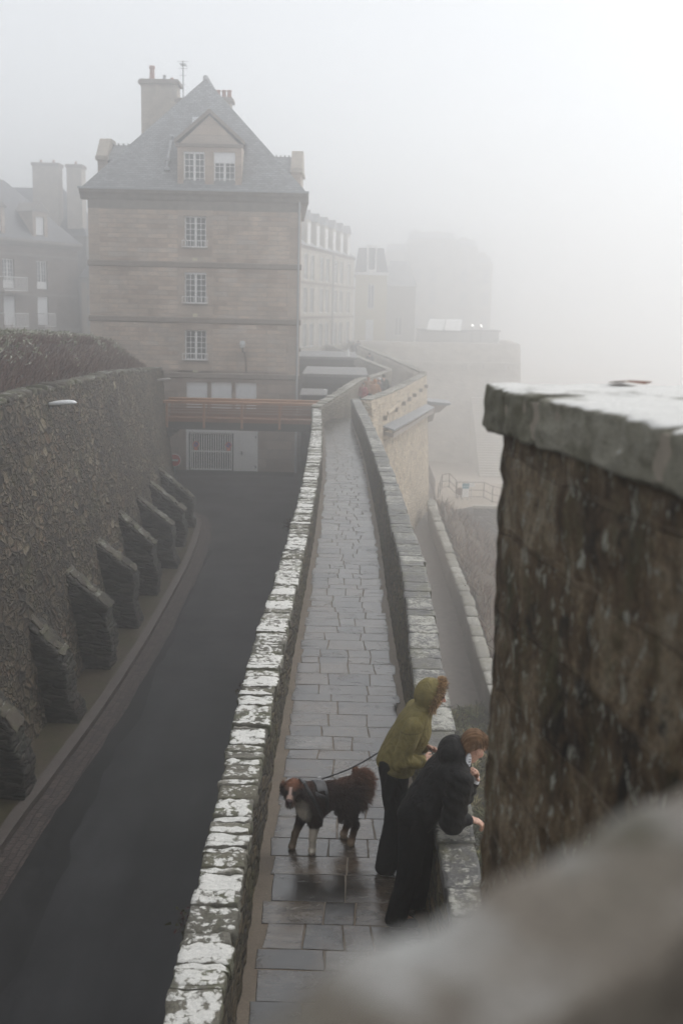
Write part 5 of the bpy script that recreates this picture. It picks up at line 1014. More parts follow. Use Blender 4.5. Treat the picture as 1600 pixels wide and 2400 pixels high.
# turf bank under the parapet
V=[];F=[];nx,ny=46,60
for j in range(ny):
    y=12+19.6*j/(ny-1)
    for i in range(nx):
        x=1.1+4.0*i/(nx-1); ed=min(1,(31.2-y+.5*mnoise.noise((x,0,4)))/1.5); z=-7.45+max(0,ed)**.5*(.42+.28*mnoise.noise((x*1.1,y*.8,2))+.12*mnoise.noise((x*3,y*3,7)))*(1+.9*max(0,2.6-x)/1.5); V.append((x,y,z))
for j in range(ny-1):
    for i in range(nx-1): F.append([j*nx+i,j*nx+i+1,(j+1)*nx+i+1,(j+1)*nx+i])
struct(mesh_obj('turf_bank',V,F,M['turf'],smooth=True),'dark earth bank at the foot of the ramparts')
Vt=np.array(V); Vt=Vt[Vt[:,1]>15]
def tufts(Vt,nt,per,seed):
    r=np.random.default_rng(seed); c=Vt[r.integers(0,len(Vt),nt)]+np.c_[r.uniform(-.06,.06,nt),r.uniform(-.2,.2,nt),np.zeros(nt)]
    p=np.repeat(c,per,0)+np.c_[r.normal(0,.07,(nt*per,2)),np.zeros(nt*per)-.03]; lean=np.repeat(r.normal(0,.5,(nt,2)),per,0); n=nt*per
    d=np.c_[lean+r.normal(0,.45,(n,2)),np.ones(n)]; d/=np.linalg.norm(d,axis=1)[:,None]; L=np.repeat(r.uniform(.3,.75,nt),per)*r.uniform(.6,1.1,n)
    V,Fq=strands(p,d,L,.02,seed,.45); cols=np.array([(.05,.06,.02),(.09,.10,.032),(.14,.135,.05),(.24,.20,.09),(.035,.042,.016)]); cc=np.repeat(cols[r.integers(0,5,nt)]*r.uniform(.45,1.7,(nt,1)),per,0)*r.uniform(.5,1.6,(n,1))
    o=mesh_obj('grass',V,Fq,M['plant'],origin=(3,22,-7),attrs={'tone':np.repeat(cc,5,0)}); prop(o,None,None,None,'stuff'); o['label']='shaggy dark green grass below the parapet'
tufts(Vt,1500,18,8)
# ---------------------------------------------------------------- the rampart the picture is taken from
def bastion():
    t=NT('bastion_masonry'); v=t.co('UV'); u=t.warp(t.warp(v,1.6,.10),7,.035)
    cc,f=t.brick(u,.58,.25,.011); rid=t.sep(cc,0)
    base=t.ramp(t.math('ADD',t.math('MULTIPLY',rid,.16),t.math('MULTIPLY',t.noise(t.co('UV',(5,3,1)),1.2,9,.78,.3),.84)),[(.36,(.012,.007,.004)),(.44,(.062,.039,.019)),(.51,(.125,.083,.044)),(.58,(.205,.152,.092)),(.68,(.33,.285,.21))])
    base=t.mix(1,base,t.ramp(t.noise(v,48,5,.8),[(.3,.45),(.7,1.5)]),'MULTIPLY')
    base=t.mix(t.math('MULTIPLY',f,t.ramp(t.noise(v,1.7,5,.7),[(.50,.0),(.66,.6)])),base,(.23,.18,.125))
    base=t.mix(t.ramp(t.noise(t.co('UV',(5,2.6,1)),1,9,.8,.3),[(.52,0.),(.64,.75)]),base,(.095,.088,.042))
    base=t.mix(t.ramp(t.noise(t.co('UV',(20,11,1)),1,8,.75,.3),[(.56,0.),(.61,.95)]),base,(.36,.36,.30))
    base=t.mix(t.ramp(t.noise(v,3.1,8,.75),[(.585,0.),(.65,.85)]),base,(.022,.018,.013))
    h=t.math('SUBTRACT',t.noise(t.co('UV',(12,9,1)),1,9,.78,.3),t.math('MULTIPLY',f,.6)); return t.out(base,.9,t.bump(h,1.,.035))
M['tower']=bastion()
TW=empty('bastion_wall',(1.2,2.5,0),'dark brown bastion wall with overhanging coping close by on the right','wall')
TL=[(1.1,.75),(.88,1.3),(.70,2.19),(.60,2.75),(.50,3.22),(.475,3.42)]; TLr=[(2.6,.75),(2.5,1.4),(2.4,2.3),(2.4,2.9),(2.4,3.5),(2.4,4.0)]
V,Fc,uv=wall_strip([(a[0]+.03,a[1],a[0]+.03,a[1]) for a in TL],[(*p,*p) for p in TLr],4.275,-.3,-.3,.04,.012,9,zstep=.04); mesh_obj('masonry',V,Fc,M['tower'],TW,uv=uv,smooth=True)
def cap_blocks(par,A,B,cuts,z,h,mat,seed,n=11,dz=.016,k=10,gap=.016,sc=14):
    A=np.array(A,float);B=np.array(B,float); d=np.r_[0,np.cumsum(np.linalg.norm(np.diff(A,axis=0),axis=1))]; VV=[];FF=[];TT=[]
    for c,(s0,s1) in enumerate(zip(cuts,cuts[1:])):
        v,f=rblock(2,2,h,k,n,0,0); u=(v[:,1]+1)/2; w_=(v[:,0]+1)/2; g=gap/(s1-s0)/2; s=s0+(s1-s0)*(g+u*(1-2*g))
        a=np.c_[np.interp(s,d,A[:,0]),np.interp(s,d,A[:,1])]; b_=np.c_[np.interp(s,d,B[:,0]),np.interp(s,d,B[:,1])]; p=a+(b_-a)*w_[:,None]
        P=np.c_[p,z+v[:,2]]; o=seed+c*3.7
        P=P+np.array([[mnoise.noise((q[0]*sc+o,q[1]*sc,q[2]*sc)),mnoise.noise((q[0]*sc,q[1]*sc+o,q[2]*sc)),mnoise.noise((q[0]*sc,q[1]*sc,q[2]*sc+o))*.8] for q in P])*dz
        ofs=sum(map(len,VV)); VV.append(P); FF+=[[i+ofs for i in q] for q in f]; r=random.Random(seed+c); TT+=[[r.random(),.35+.5*r.random(),r.random()]]*len(P)
    return mesh_obj('coping',np.vstack(VV),FF,mat,par,smooth=True,attrs={'tone':np.array(TT)})
CA=[(1.10,.75),(.88,1.3),(.70,2.19),(.598,2.75),(.487,3.22),(.457,3.42),(.445,3.50)]; CB=[(2.6,.75),(2.6,1.4),(2.6,2.3),(2.6,2.9),(2.6,3.5),(2.6,4.0),(2.6,4.15)]
tot=float(np.sum(np.linalg.norm(np.diff(np.array(CA),axis=0),axis=1)))
cap_blocks(TW,CA,CB,[0,.55,1.0,1.62,tot-.46,tot-.24,tot],4.275,.145,M['towercap'],3,n=25,dz=.016,k=30,gap=.004,sc=20)
D=MB(); q=[(x+.008,y) for x,y in CA[:-1]]+[(2.55,4.1),(2.55,.8)]; D.prism(q,'z',4.295,4.40); D.build('mortar',M['mortar'],TW)
lf=prop(mesh_obj('dead_leaf',*(lambda c:( [(c[0]+.16*math.cos(a)*(1+.2*math.sin(3*a)),c[1]+.03*math.sin(a),c[2]+.012*math.sin(2*a)+.012) for a in np.linspace(0,6.28,15)[:-1]]+[(c[0],c[1],c[2]+.03)],[[i,(i+1)%14,14] for i in range(14)]))((.93,3.55,4.428)),plain('leaf_brown',(.13,.055,.03),.8,.3,20)),'brown dead leaf lying on the pale bastion coping','leaf'); lf.scale=(.42,.8,.35)
PL=empty('stone_ledge',(.1,.2,0),'rough blurred stone ledge at the very front of the view','ledge')
LA=[(-.62,-.16),(-.30,.10),(-.03,.345),(.045,.425),(.19,.56),(.5,.82),(.95,1.1)]; LM=[(-.57,-.21),(-.25,.05),(.02,.293),(.097,.371),(.242,.506),(.547,.763),(.985,1.035)]; LB=[(-.25,-.6),(.06,-.33),(.3,-.05),(.4,.03),(.52,.16),(.8,.42),(1.2,.7)]
dl=float(np.sum(np.linalg.norm(np.diff(np.array(LA),axis=0),axis=1)))
cap_blocks(PL,LA,LM,[0,.50,1.36,dl],4.262,.135,M['ledge'],11,n=31,dz=.016,k=14,sc=22,gap=.006); cap_blocks(PL,LM,LB,[0,.5,.93,1.4,dl-.05],4.10,.115,M['ledge'],21,n=15,dz=.02,k=8,sc=12)
V,Fc,uv=wall_strip([(x+.02,y-.02) for x,y in LB],[(x+.01,y-.01) for x,y in LA],4.10,-.3,-.3,.08,.015,5,zstep=.1); mesh_obj('masonry',V,Fc,M['tower'],PL,uv=uv,smooth=True)
D=MB()
for k in range(6): D.prism([LA[k],LA[k+1],LM[k+1],LM[k]],'z',4.05,4.275)
D.build('bedding',M['tower'],PL)
# ---------------------------------------------------------------- people
def nrm(v): v=np.array(v,float); return v/np.linalg.norm(v)
def head_sdf(P,c,ax):
    q=(P-np.array(c))@ax.T; y=np.abs(q[:,1]); qs=np.c_[q[:,0],y,q[:,2]]
    d=ell(qs,(-.012,0,.03),(.100,.078,.095)); d=smin(d,ell(qs,(.03,0,-.035),(.064,.057,.076)),.03); d=smin(d,ell(qs,(.066,0,-.092),(.024,.026,.02)),.02)
    d=smin(d,ell(qs,(.078,.0,.032),(.022,.05,.013)),.015); d=smin(d,ell(qs,(.058,.045,-.022),(.025,.02,.022)),.02)
    d=smax(d,-(np.linalg.norm(qs-np.array([.098,.031,.012]),axis=1)-.013),.012); d=smin(d,np.linalg.norm(qs-np.array([.082,.031,.011]),axis=1)-.0115,.003)
    d=smin(d,rcone(qs,(.090,0,.014),(.113,0,-.02),.008,.013),.010); d=smin(d,ell(qs,(.098,.012,-.025),(.011,.008,.008)),.006)
    d=smin(d,ell(qs,(.088,0,-.052),(.011,.024,.0055)),.006); d=smin(d,ell(qs,(.086,0,-.063),(.011,.020,.006)),.006)
    d=smin(d,ell(qs,(-.005,.080,-.004),(.022,.010,.033)),.008); return d
def head_col(P,c,ax,skin,brow):
    q=(P-np.array(c))@ax.T; y=np.abs(q[:,1]); C=np.tile(np.array(skin,float),(len(P),1)); onhead=(np.linalg.norm(q,axis=1)<.15)
    def put(m,col,a=1.): C[m]=C[m]*(1-a)+np.array(col)*a
    put(onhead&(q[:,0]>.05)&(np.hypot(y-.045,q[:,2]+.025)<.028),(.55,.20,.15),.5); put(onhead&(q[:,0]>.10)&(y<.018)&(q[:,2]<0)&(q[:,2]>-.04),(.50,.18,.13),.5)
    put(onhead&(q[:,0]>.075)&(y<.024)&(np.abs(q[:,2]+.057)<.011),(.36,.10,.09),.85); put(onhead&(q[:,0]>.07)&(np.hypot(y-.031,(q[:,2]-.011)*1.7)<.013),(.02,.015,.012))
    put(onhead&(q[:,0]>.07)&(np.abs(y-.032)<.024)&(np.abs(q[:,2]-.036)<.007),brow,.8); return C
def hand_ds(P,w,d,n,curl=.6,flip=1,s=1.,spread=.0):
    w=np.array(w,float); d=nrm(d); n=np.array(n,float); n=nrm(n-d*(n@d)); sd=np.cross(d,n)*flip
    D=[ell(P,w+d*.048*s,np.array([.052,.040,.017])*s,np.array([d,sd,n]))]
    for i,(L,o) in enumerate(((.066,.030),(.076,.010),(.070,-.011),(.052,-.030))):
        b=w+d*(.086-.006*abs(i-1))*s+sd*o*s; c=curl*(1+.10*i); p=b
        for k,(fr,a) in enumerate(((.46,.55),(.30,1.3),(.26,1.8))):
            dr=nrm(d*math.cos(c*a)+n*math.sin(c*a)+sd*spread*(1.5-i)*.3); q=p+dr*L*fr*1.25*s; D.append(rcone(P,p,q,(.0102-.0008*k)*s,(.0095-.0009*k)*s)); p=q
    b=w+d*.022*s+sd*.032*s; t1=b+nrm(d*.75+sd*.65+n*.35)*.042*s; t2=t1+nrm(d*.95+sd*.1+n*.5)*.030*s
    D+= [rcone(P,b,t1,.014*s,.011*s),rcone(P,t1,t2,.011*s,.009*s)]; return D
def limb(P,pts,rs): return [rcone(P,pts[i],pts[i+1],rs[i],rs[i+1]) for i in range(len(pts)-1)]
def part_sdf(name,f,lo,hi,h,mat,par,cols):
    V,Fq=sdf_mesh(f,lo,hi,h); C=cols(V) if callable(cols) else np.tile(np.array(cols,float),(len(V),1))
    return mesh_obj(name,V,Fq,mat,par,smooth=True,attrs={'tone':C})
def knit(name,sc,rough=.9,b_=.3,fold=.0):
    t=NT(name); c=t.attr('tone'); v=t.co(); n=t.noise(v,sc,5,.6); col=t.mix(1,c,t.ramp(n,[(.3,.8),(.7,1.2)]),'MULTIPLY'); return t.out(col,rough,t.bump(t.noise(v,sc*3,4,.7),b_,.004,t.bump(t.noise(t.co('Object',(9,9,6)),1,3,.55,1.6),fold,.05) if fold else None),.5 if 'sk' in name or 'shoe' in name else .09)
M['jacket']=knit('jacket_cloth',22,.75,.25,.55); M['puffer']=knit('puffer_nylon',12,.6,.2,.5); M['trouser']=knit('trouser_cloth',30,.9,.2,.5); M['shoe']=knit('shoe_leather',30,.55,.2); M['skin']=knit('skin',40,.55,.1); M['hairm']=knit('hair_strands',60,.6,.4)
LO,HI=np.array([.2,8.0,-.03]),np.array([1.1,8.95,1.85])
# woman in the olive jacket
WO=empty('person',(.48,8.48,0),'person in an olive hooded jacket with fur trim holding the dog leash','person')
wc=np.array([.784,8.5,1.545]); wax=frame((.93,-.06,-.36),(0,0,1)); SK=(.47,.27,.20)
rs_,re_,rw_=(.615,8.30,1.325),(.515,8.235,1.045),(.715,8.315,1.035); ls_,le_,lw2=(.655,8.70,1.33),(.58,8.745,1.05),(.755,8.555,1.05)
def wbody(P):
    d=head_sdf(P,wc,wax); d=smin(d,rcone(P,wc-np.array([.02,0,.07]),(.68,8.5,1.36),.052,.06),.03)
    B=[rcone(P,(.66,8.5,1.33),(.60,8.5,1.15),.09,.10),rcone(P,(.60,8.5,1.15),(.50,8.5,.9),.10,.12)]+limb(P,[(.655,8.5,1.34),rs_,re_,rw_],[.06,.05,.038,.027])+limb(P,[(.655,8.5,1.34),ls_,le_,lw2],[.06,.05,.038,.027])
    B+=limb(P,[(.48,8.43,.9),(.50,8.40,.5),(.44,8.37,.08),(.56,8.355,.04)],[.08,.06,.04,.03])+limb(P,[(.49,8.58,.9),(.53,8.6,.5),(.46,8.585,.08),(.57,8.60,.04)],[.08,.06,.04,.03])
    d=smin(d,union(B,.03),.03); d=smin(d,union(hand_ds(P,rw_,(.95,.25,.05),(.1,.75,-.5),1.0,1),.006),.012); return smin(d,union(hand_ds(P,lw2,(.85,-.45,.0),(-.1,-.7,-.55),1.0,-1),.006),.012)
part_sdf('body',wbody,LO,HI,.0052,M['skin'],WO,lambda V:head_col(V,wc,wax,SK,(.10,.06,.035)))
def wjacket(P):
    f=np.array([.92,0,-.32]); ax=np.array([[.95,0,-.30],[0,1,0],[.30,0,.95]])
    d=union([ell(P,(.625,8.5,1.22),(.155,.205,.19),ax),ell(P,(.545,8.5,1.05),(.16,.205,.2),ax),ell(P,(.50,8.5,.93),(.16,.215,.17)),rcone(P,(.655,8.38,1.345),(.665,8.62,1.345),.09,.09)],.06)
    d=smin(d,rcone(P,(.675,8.5,1.36),(.728,8.5,1.445),.105,.088),.035)
    hood=ell(P,(.752,8.5,1.545),(.122,.124,.138),np.array([[.95,0,-.28],[0,1,0],[.28,0,.95]])); d=smin(d,hood,.014)
    d=smax(d,-ell(P,(.875,8.5,1.50),(.105,.084,.118)),.025); d=smax(d,-(np.linalg.norm((P-np.array([.83,8.5,1.39]))/np.array([1,.8,1.]),axis=1)-.05),.02)
    a=union(limb(P,[rs_,re_,(.69,8.305,1.035)],[.083,.072,.052])+limb(P,[ls_,le_,(.735,8.57,1.05)],[.083,.07,.052]),.02)
    a=a+.005*np.sin(55*(P[:,2]*.8+P[:,0]*.9)+4*np.sin(P[:,1]*25))*np.clip((1.25-P[:,2])*6,0,1); d=smin(d,a,.013)
    d=d+.007*nz(P*np.array([1,1,.8]),18,3)+.003*nz(P,45,4)
    d=d-.006*np.exp(-((P[:,2]-.905+.28*(P[:,0]-.5))/.02)**2)
    hem=-(P[:,2]-(.885-.28*(P[:,0]-.5))); return smax(d,hem,.015)
OL=np.array([.150,.124,.048])
part_sdf('jacket',wjacket,LO,HI,.0075,M['jacket'],WO,lambda V:OL*(1+.25*np.clip((V[:,2:3]-1.42)*4,0,1)*np.array([[1,1,1.2]]))*np.where((np.abs(V[:,2:3]-1.30)<.006)&(V[:,1:2]<8.36),.6,1.))  # dark seam line painted on the near sleeve to add shade
def wtrs(P):
    d=union(limb(P,[(.475,8.42,.93),(.505,8.40,.50),(.445,8.365,.055)],[.125,.086,.10])+limb(P,[(.49,8.59,.93),(.535,8.6,.50),(.47,8.585,.055)],[.125,.086,.10]),.035)
    return smax(d+.005*nz(P,20,6),-(P[:,2]-.03),.01)
part_sdf('trousers',wtrs,LO,HI,.009,M['trouser'],WO,(.006,.006,.0065))
def shoe(par,h,t,stripes=True,sole=(.55,.53,.5)):
    h=np.array(h,float); t=np.array(t,float); f=nrm(t-h)
    def s(P): return smax(union([rcone(P,h+[0,0,.05],t+[0,0,.035],.045,.038),rcone(P,h+[0,0,.05],h+[0,0,.10],.045,.04)],.02),-(P[:,2]-.002),.004)
    def c(V):
        C=np.tile([.018,.018,.02],(len(V),1)); C[V[:,2]<.022]=sole; u=(V-h)@f
        if stripes:
            for k in range(3): C[(np.abs(u-.055-.028*k-.35*(V[:,2]-.05))<.0075)&(V[:,2]>.03)&(V[:,2]<.075)]=(.6,.6,.6)
        return C
    part_sdf('shoe',s,np.minimum(h,t)-.09,np.maximum(h,t)+.14,.006,M['shoe'],par,c)
shoe(WO,(.415,8.335,0),(.575,8.305,0)); shoe(WO,(.44,8.59,0),(.60,8.60,0))
r=np.random.default_rng(3)
def ring_fur(par,name,c,ax,n,ry,rz,x0,cols,ln,w,out=1.,fw=.4,half=0.,seed=0,droop=.2):
    r=np.random.default_rng(seed); a=r.uniform(0,2*math.pi,n); k=1+r.normal(0,.07,n); l=np.c_[x0+r.normal(0,.014,n),np.cos(a)*ry*k,np.sin(a)*rz*k]; m=l[:,2]>-rz*(1-half); l=l[m]
    d=np.c_[np.full(len(l),fw),l[:,1]/ry*out,l[:,2]/rz*out]+r.normal(0,.45,(len(l),3)); d/=np.linalg.norm(d,axis=1)[:,None]
    V,Fq=strands(c+l@ax,d@ax,r.uniform(*ln,len(l)),w,seed,droop); cc=np.array(cols)[r.integers(0,len(cols),len(l))]*r.uniform(.7,1.3,(len(l),1)); mesh_obj(name,V,Fq,M['fur'],par,attrs={'tone':np.repeat(cc,5,0)})
ring_fur(WO,'fur_trim',wc,wax,3600,.098,.126,.022,[(.36,.23,.11),(.50,.34,.18),(.28,.17,.08),(.16,.09,.045)],(.025,.06),.0028,1.0,.5,0,4)
ring_fur(WO,'hair',wc,wax,1100,.074,.10,.045,[(.05,.028,.016),(.09,.05,.027),(.14,.075,.04)],(.02,.04),.003,.8,.7,.75,5,.5)
# man in the black padded jacket leaning on the parapet
MA=empty('person',(.55,7.72,0),'person in a black padded jacket leaning on the parapet with chin in hand','person')
LO2,HI2=np.array([.2,7.2,-.03]),np.array([1.3,8.2,1.75])
mc=np.array([1.03,7.70,1.425]); max_=frame((.74,.44,-.50),(.25,0,1))
mrs,mre,mrw=(.915,7.475,1.235),(.865,7.455,.925),(1.00,7.515,.93); mls,mle,mlw=(.94,7.95,1.25),(1.0,7.93,.93),(1.065,7.80,1.13)
def mbody(P):
    d=head_sdf(P,mc,max_); d=smin(d,rcone(P,mc-np.array([.03,0,.06]),(.90,7.7,1.27),.055,.065),.03)
    B=[rcone(P,(.90,7.71,1.24),(.74,7.71,1.0),.10,.11),rcone(P,(.74,7.71,1.0),(.60,7.72,.84),.11,.12)]+limb(P,[(.90,7.71,1.24),mrs,mre,mrw],[.07,.055,.042,.03])+limb(P,[(.90,7.71,1.24),mls,mle,mlw],[.07,.055,.042,.03])
    B+=limb(P,[(.60,7.62,.86),(.585,7.60,.45),(.485,7.59,.09),(.60,7.585,.04)],[.09,.065,.045,.033])+limb(P,[(.61,7.82,.86),(.70,7.84,.45),(.66,7.84,.09),(.75,7.85,.04)],[.09,.065,.045,.033])
    d=smin(d,union(B,.03),.03); d=smin(d,union(hand_ds(P,mrw,(.92,.20,-.30),(-.1,.1,-1),.75,1),.006),.012); return smin(d,union(hand_ds(P,mlw,(.05,-.50,.85),(-.8,-.5,-.1),.95,1),.006),.012)
part_sdf('body',mbody,LO2,HI2,.0052,M['skin'],MA,lambda V:head_col(V,mc,max_,(.50,.29,.21),(.16,.09,.05)))
def mjacket(P):
    ax=np.array([[.85,0,-.52],[0,1,0],[.52,0,.85]])
    d=union([ell(P,(.622,7.71,.845),(.142,.205,.2),ax),ell(P,(.712,7.71,1.0),(.158,.22,.22),ax),ell(P,(.83,7.71,1.18),(.165,.235,.2),ax),rcone(P,(.895,7.56,1.26),(.915,7.86,1.26),.10,.10)],.06)
    s=(P-np.array([.60,7.71,.83]))@ax[2]; d=d+.0028*np.cos(s*2*math.pi/.115)*np.clip(1-np.abs(s-.25)*2.2,0,1)
    a=union(limb(P,[mrs,mre,(.975,7.51,.925)],[.105,.085,.055])+limb(P,[mls,mle,(1.055,7.815,1.09)],[.10,.082,.052]),.03)+.005*np.sin(70*(P[:,2]+.4*P[:,0])); d=smin(d,a,.035)
    hood=smax(ell(P,(.875,7.70,1.375),(.115,.165,.135),frame((.8,0,-.5),(0,0,1))),-ell(P,(1.01,7.70,1.42),(.10,.105,.135)),.02); d=smin(d,hood,.02)
    d=d+.007*nz(P,16,8)+.003*nz(P,40,9); hem=-((P-np.array([.575,7.71,.79]))@ax[2]); return smax(d,hem,.02)
part_sdf('jacket',mjacket,LO2,HI2,.008,M['puffer'],MA,(.0085,.0082,.0088))
def mtrs(P):
    d=union(limb(P,[(.60,7.61,.88),(.575,7.60,.45),(.485,7.595,.05)],[.125,.086,.085])+limb(P,[(.62,7.83,.88),(.70,7.84,.45),(.66,7.845,.05)],[.125,.086,.085]),.035)
    return smax(d+.006*nz(P,18,12),-(P[:,2]-.03),.01)
part_sdf('trousers',mtrs,LO2,HI2,.009,M['trouser'],MA,(.005,.005,.0055))
shoe(MA,(.455,7.575,0),(.62,7.565,0),False,(.05,.05,.05)); shoe(MA,(.63,7.85,0),(.80,7.86,0),False,(.05,.05,.05))
def mhair(P):
    q=(P-mc)@max_.T; d=ell(q,(-.018,0,.045),(.108,.088,.092)); d=smin(d,ell(q,(.060,0,.088),(.052,.064,.030)),.03); d=smin(d,ell(q,(-.07,0,-.02),(.042,.066,.055)),.03)
    cut=smin(q[:,2]-.040+.35*np.clip(-q[:,0]+.02,0,.3)*-1,1e3*np.ones(len(q)),.01); face=np.maximum(q[:,0]-.018,-(q[:,2]-.052)); m=np.maximum(q[:,0]-.02,.052-q[:,2]); d=smax(d,-np.maximum(.02-q[:,0],q[:,2]-.055),.012)
    return d+.0015*np.sin(q[:,1]*230+q[:,0]*40+5*q[:,2]*20)+.002*nz(q,60,2)
part_sdf('hair',mhair,mc-.17,mc+.19,.0045,M['hairm'],MA,lambda V:np.array([.13,.072,.036])*(1+.5*nz(V*np.array([1,2.5,1]),70,5)[:,None]))
n=1800; q=r.normal(0,1,(n,3)); q/=np.linalg.norm(q,axis=1)[:,None]; q=q[(q[:,2]>-.1)|(q[:,0]<-.4)]; n=len(q); rt=np.array([-.016,0,.047])+q*np.array([.106,.086,.092]); dd=np.c_[.55+.1*q[:,0],q[:,1]*.5,-.65+.2*q[:,2]]+r.normal(0,.15,(n,3)); dd/=np.linalg.norm(dd,axis=1)[:,None]
V,Fq=strands(mc+rt@max_,dd@max_,r.uniform(.02,.045,n),.0018,4,.0); cc=np.array([(.12,.066,.032),(.19,.11,.056),(.28,.175,.095),(.085,.045,.022)])[r.integers(0,4,n)]; mesh_obj('hair_strands',V,Fq,M['fur'],MA,attrs={'tone':np.repeat(cc,5,0)})
# pale printed hood lining turned out beside the cheek
lin=frame((.55,-.80,.1),(.3,.1,1)); lc=np.array([.985,7.625,1.335])
part_sdf('hood_lining',lambda P:ell(P,lc,(.016,.030,.070),lin),lc-.12,lc+.12,.004,M['jacket'],MA,(.68,.69,.72))
D=MB(); 
for k,(z0,hh,wd) in enumerate(((.042,.012,.022),(.022,.007,.026),(.004,.014,.020),(-.018,.008,.026),(-.036,.012,.018))):
    c=lc+lin[0]*.0165+lin[2]*z0; a=lin[1]*wd/2; u=lin[2]*hh/2; cur=.006*abs(z0)/.04
    for s1 in (-1,1): cc_=c+a*s1*.55-lin[0]*cur; D.poly([tuple(cc_-a*.35-u+lin[0]*.002),tuple(cc_+a*.35-u+lin[0]*.002),tuple(cc_+a*.35+u*(1 if s1>0 else .3)+lin[0]*.002),tuple(cc_-a*.35+u+lin[0]*.002)])
D.build('print',plain('navy_print',(.02,.025,.06),.8,.05),MA)
cw=np.array(mlw)+np.array([.0,.0,.0]); part_sdf('cuff',lambda P:smax(rcone(P,cw-np.array([.003,-.006,.03]),cw+np.array([.002,-.008,.006]),.043,.036),-1e3*np.ones(len(P))*0-1,.001),cw-.1,cw+.1,.006,M['jacket'],MA,(.6,.61,.64))
# ---------------------------------------------------------------- dog
DG=empty('dog',(-.05,8.82,0),'brown long-haired dog with white chest and one white foreleg in a harness','dog')
LO3,HI3=np.array([-.6,8.4,-.02]),np.array([.5,9.25,.85])
hd=np.array([-.362,8.685,.592]); hf=nrm((-.20,-.93,-.26)); hax=frame(hf,(0,0,1)); paws=[(-.19,8.685,0),(-.365,8.755,0),(.15,8.86,0),(.085,9.0,0)]
def dogf(P):
    ax=np.array([nrm((.94,.33,.05)),nrm((-.33,.94,0)),[0,0,1.]]); 
    d=union([ell(P,(-.17,8.775,.455),(.15,.098,.130),ax),ell(P,(-.02,8.83,.50),(.19,.094,.100),ax),ell(P,(.12,8.88,.505),(.11,.095,.110),ax),ell(P,(-.235,8.75,.41),(.075,.078,.10),ax),rcone(P,(-.20,8.76,.50),(-.33,8.71,.575),.105,.078)],.06)
    d=smin(d,union(limb(P,[(-.17,8.72,.42),(-.165,8.735,.26),(-.185,8.705,.13),(-.187,8.70,.03)],[.075,.045,.027,.026])+[ell(P,(-.19,8.68,.022),(.028,.045,.024))],.02),.035)
    d=smin(d,union(limb(P,[(-.24,8.81,.42),(-.285,8.815,.26),(-.34,8.785,.13),(-.36,8.77,.03)],[.07,.043,.027,.026])+[ell(P,(-.366,8.75,.022),(.028,.045,.024))],.02),.035)
    d=smin(d,union(limb(P,[(.15,8.855,.46),(.105,8.83,.30),(.185,8.875,.17),(.155,8.875,.035)],[.105,.066,.03,.026])+[ell(P,(.147,8.85,.022),(.028,.046,.024))],.025),.04)
    d=smin(d,union(limb(P,[(.135,8.955,.46),(.065,8.975,.30),(.135,9.02,.17),(.092,9.02,.035)],[.10,.062,.03,.026])+[ell(P,(.082,8.99,.022),(.028,.045,.024))],.025),.04)
    d=smin(d,union([ell(P,(.225,8.925,.59),(.045,.042,.075)),rcone(P,(.185,8.91,.57),(.165,8.93,.675),.035,.022),rcone(P,(.25,8.93,.57),(.265,8.93,.48),.036,.018)],.04),.04)
    q=(P-hd)@hax.T; y=np.abs(q[:,1]); qs=np.c_[q[:,0],y,q[:,2]]
    h=ell(qs,(0,0,.0),(.085,.077,.075)); h=smin(h,rcone(qs,(.05,0,-.018),(.128,0,-.034),.046,.030),.025); h=smin(h,ell(qs,(.142,0,-.024),(.013,.017,.013)),.006); h=smin(h,ell(qs,(.052,.030,.03),(.02,.018,.012)),.012)
    h=smin(h,ell(qs,(-.012,.090,.0),(.036,.016,.062)),.018); h=smin(h,rcone(qs,(.05,0,-.05),(.105,0,-.058),.03,.02),.012); return smin(d,h,.04)
def dogcol(V,n=None):
    N=nz(V,18,21); C=np.tile([.027,.0125,.0085],(len(V),1)).astype(float)
    def put(m,c): m=np.clip(m,0,1)[:,None]; C[:]=C*(1-m)+np.array(c)*m
    put((V[:,2]-.565+.05*N)*9*(V[:,0]>-.30),(.13,.054,.027)); put((V[:,0]-.20+.03*N)*9*(V[:,2]>.40),(.16,.07,.037))
    q=(V-hd)@hax.T; y=np.abs(q[:,1]); onh=(np.linalg.norm(q*np.array([.8,1,1]),axis=1)<.125)&(V[:,1]<8.77)
    put(onh*1.,(.030,.014,.009)); put(onh*(q[:,2]-.028)*25,(.16,.06,.026)); put(onh*((y>.07)*(q[:,2]<.03))*1.,(.022,.011,.009))
    put(onh*(q[:,0]>.05)*np.clip(1.4-y/.013,0,1)*(q[:,2]>-.03),(.62,.46,.40)); put(onh*(q[:,0]>.095)*np.clip(1.5-y/.024,0,1),(.45,.30,.24)); put(onh*(q[:,0]>.128)*(q[:,2]>-.037),(.045,.022,.022)); put(onh*(np.hypot(y-.034,q[:,2]-.022)<.012)*(q[:,0]>.04),(.006,.004,.003))
    put(1.6-np.linalg.norm((V-np.array([-.285,8.665,.385]))/np.array([.062,.075,.085]),axis=1)+.25*N,(.60,.54,.45)); put(1.4-np.linalg.norm((V-np.array([-.33,8.66,.475]))/np.array([.06,.05,.05]),axis=1)+.2*N,(.30,.26,.20))
    fr=(V[:,0]>-.245)&(V[:,0]<-.1)&(V[:,1]<8.79); put(fr*(.235-V[:,2]+.02*N)*40,(.62,.56,.47)); fl_=(V[:,0]<-.245)&(V[:,2]<.24); put(fl_*(.22-V[:,2])*12,(.20,.15,.10)); put((V[:,2]<.035)*(V[:,0]<-.25)*.8,(.16,.10,.06))
    hi=(V[:,0]>.03); put(hi*(.17-V[:,2])*10,(.13,.075,.045)); put(hi*(.075-V[:,2])*20,(.34,.25,.17)); return C
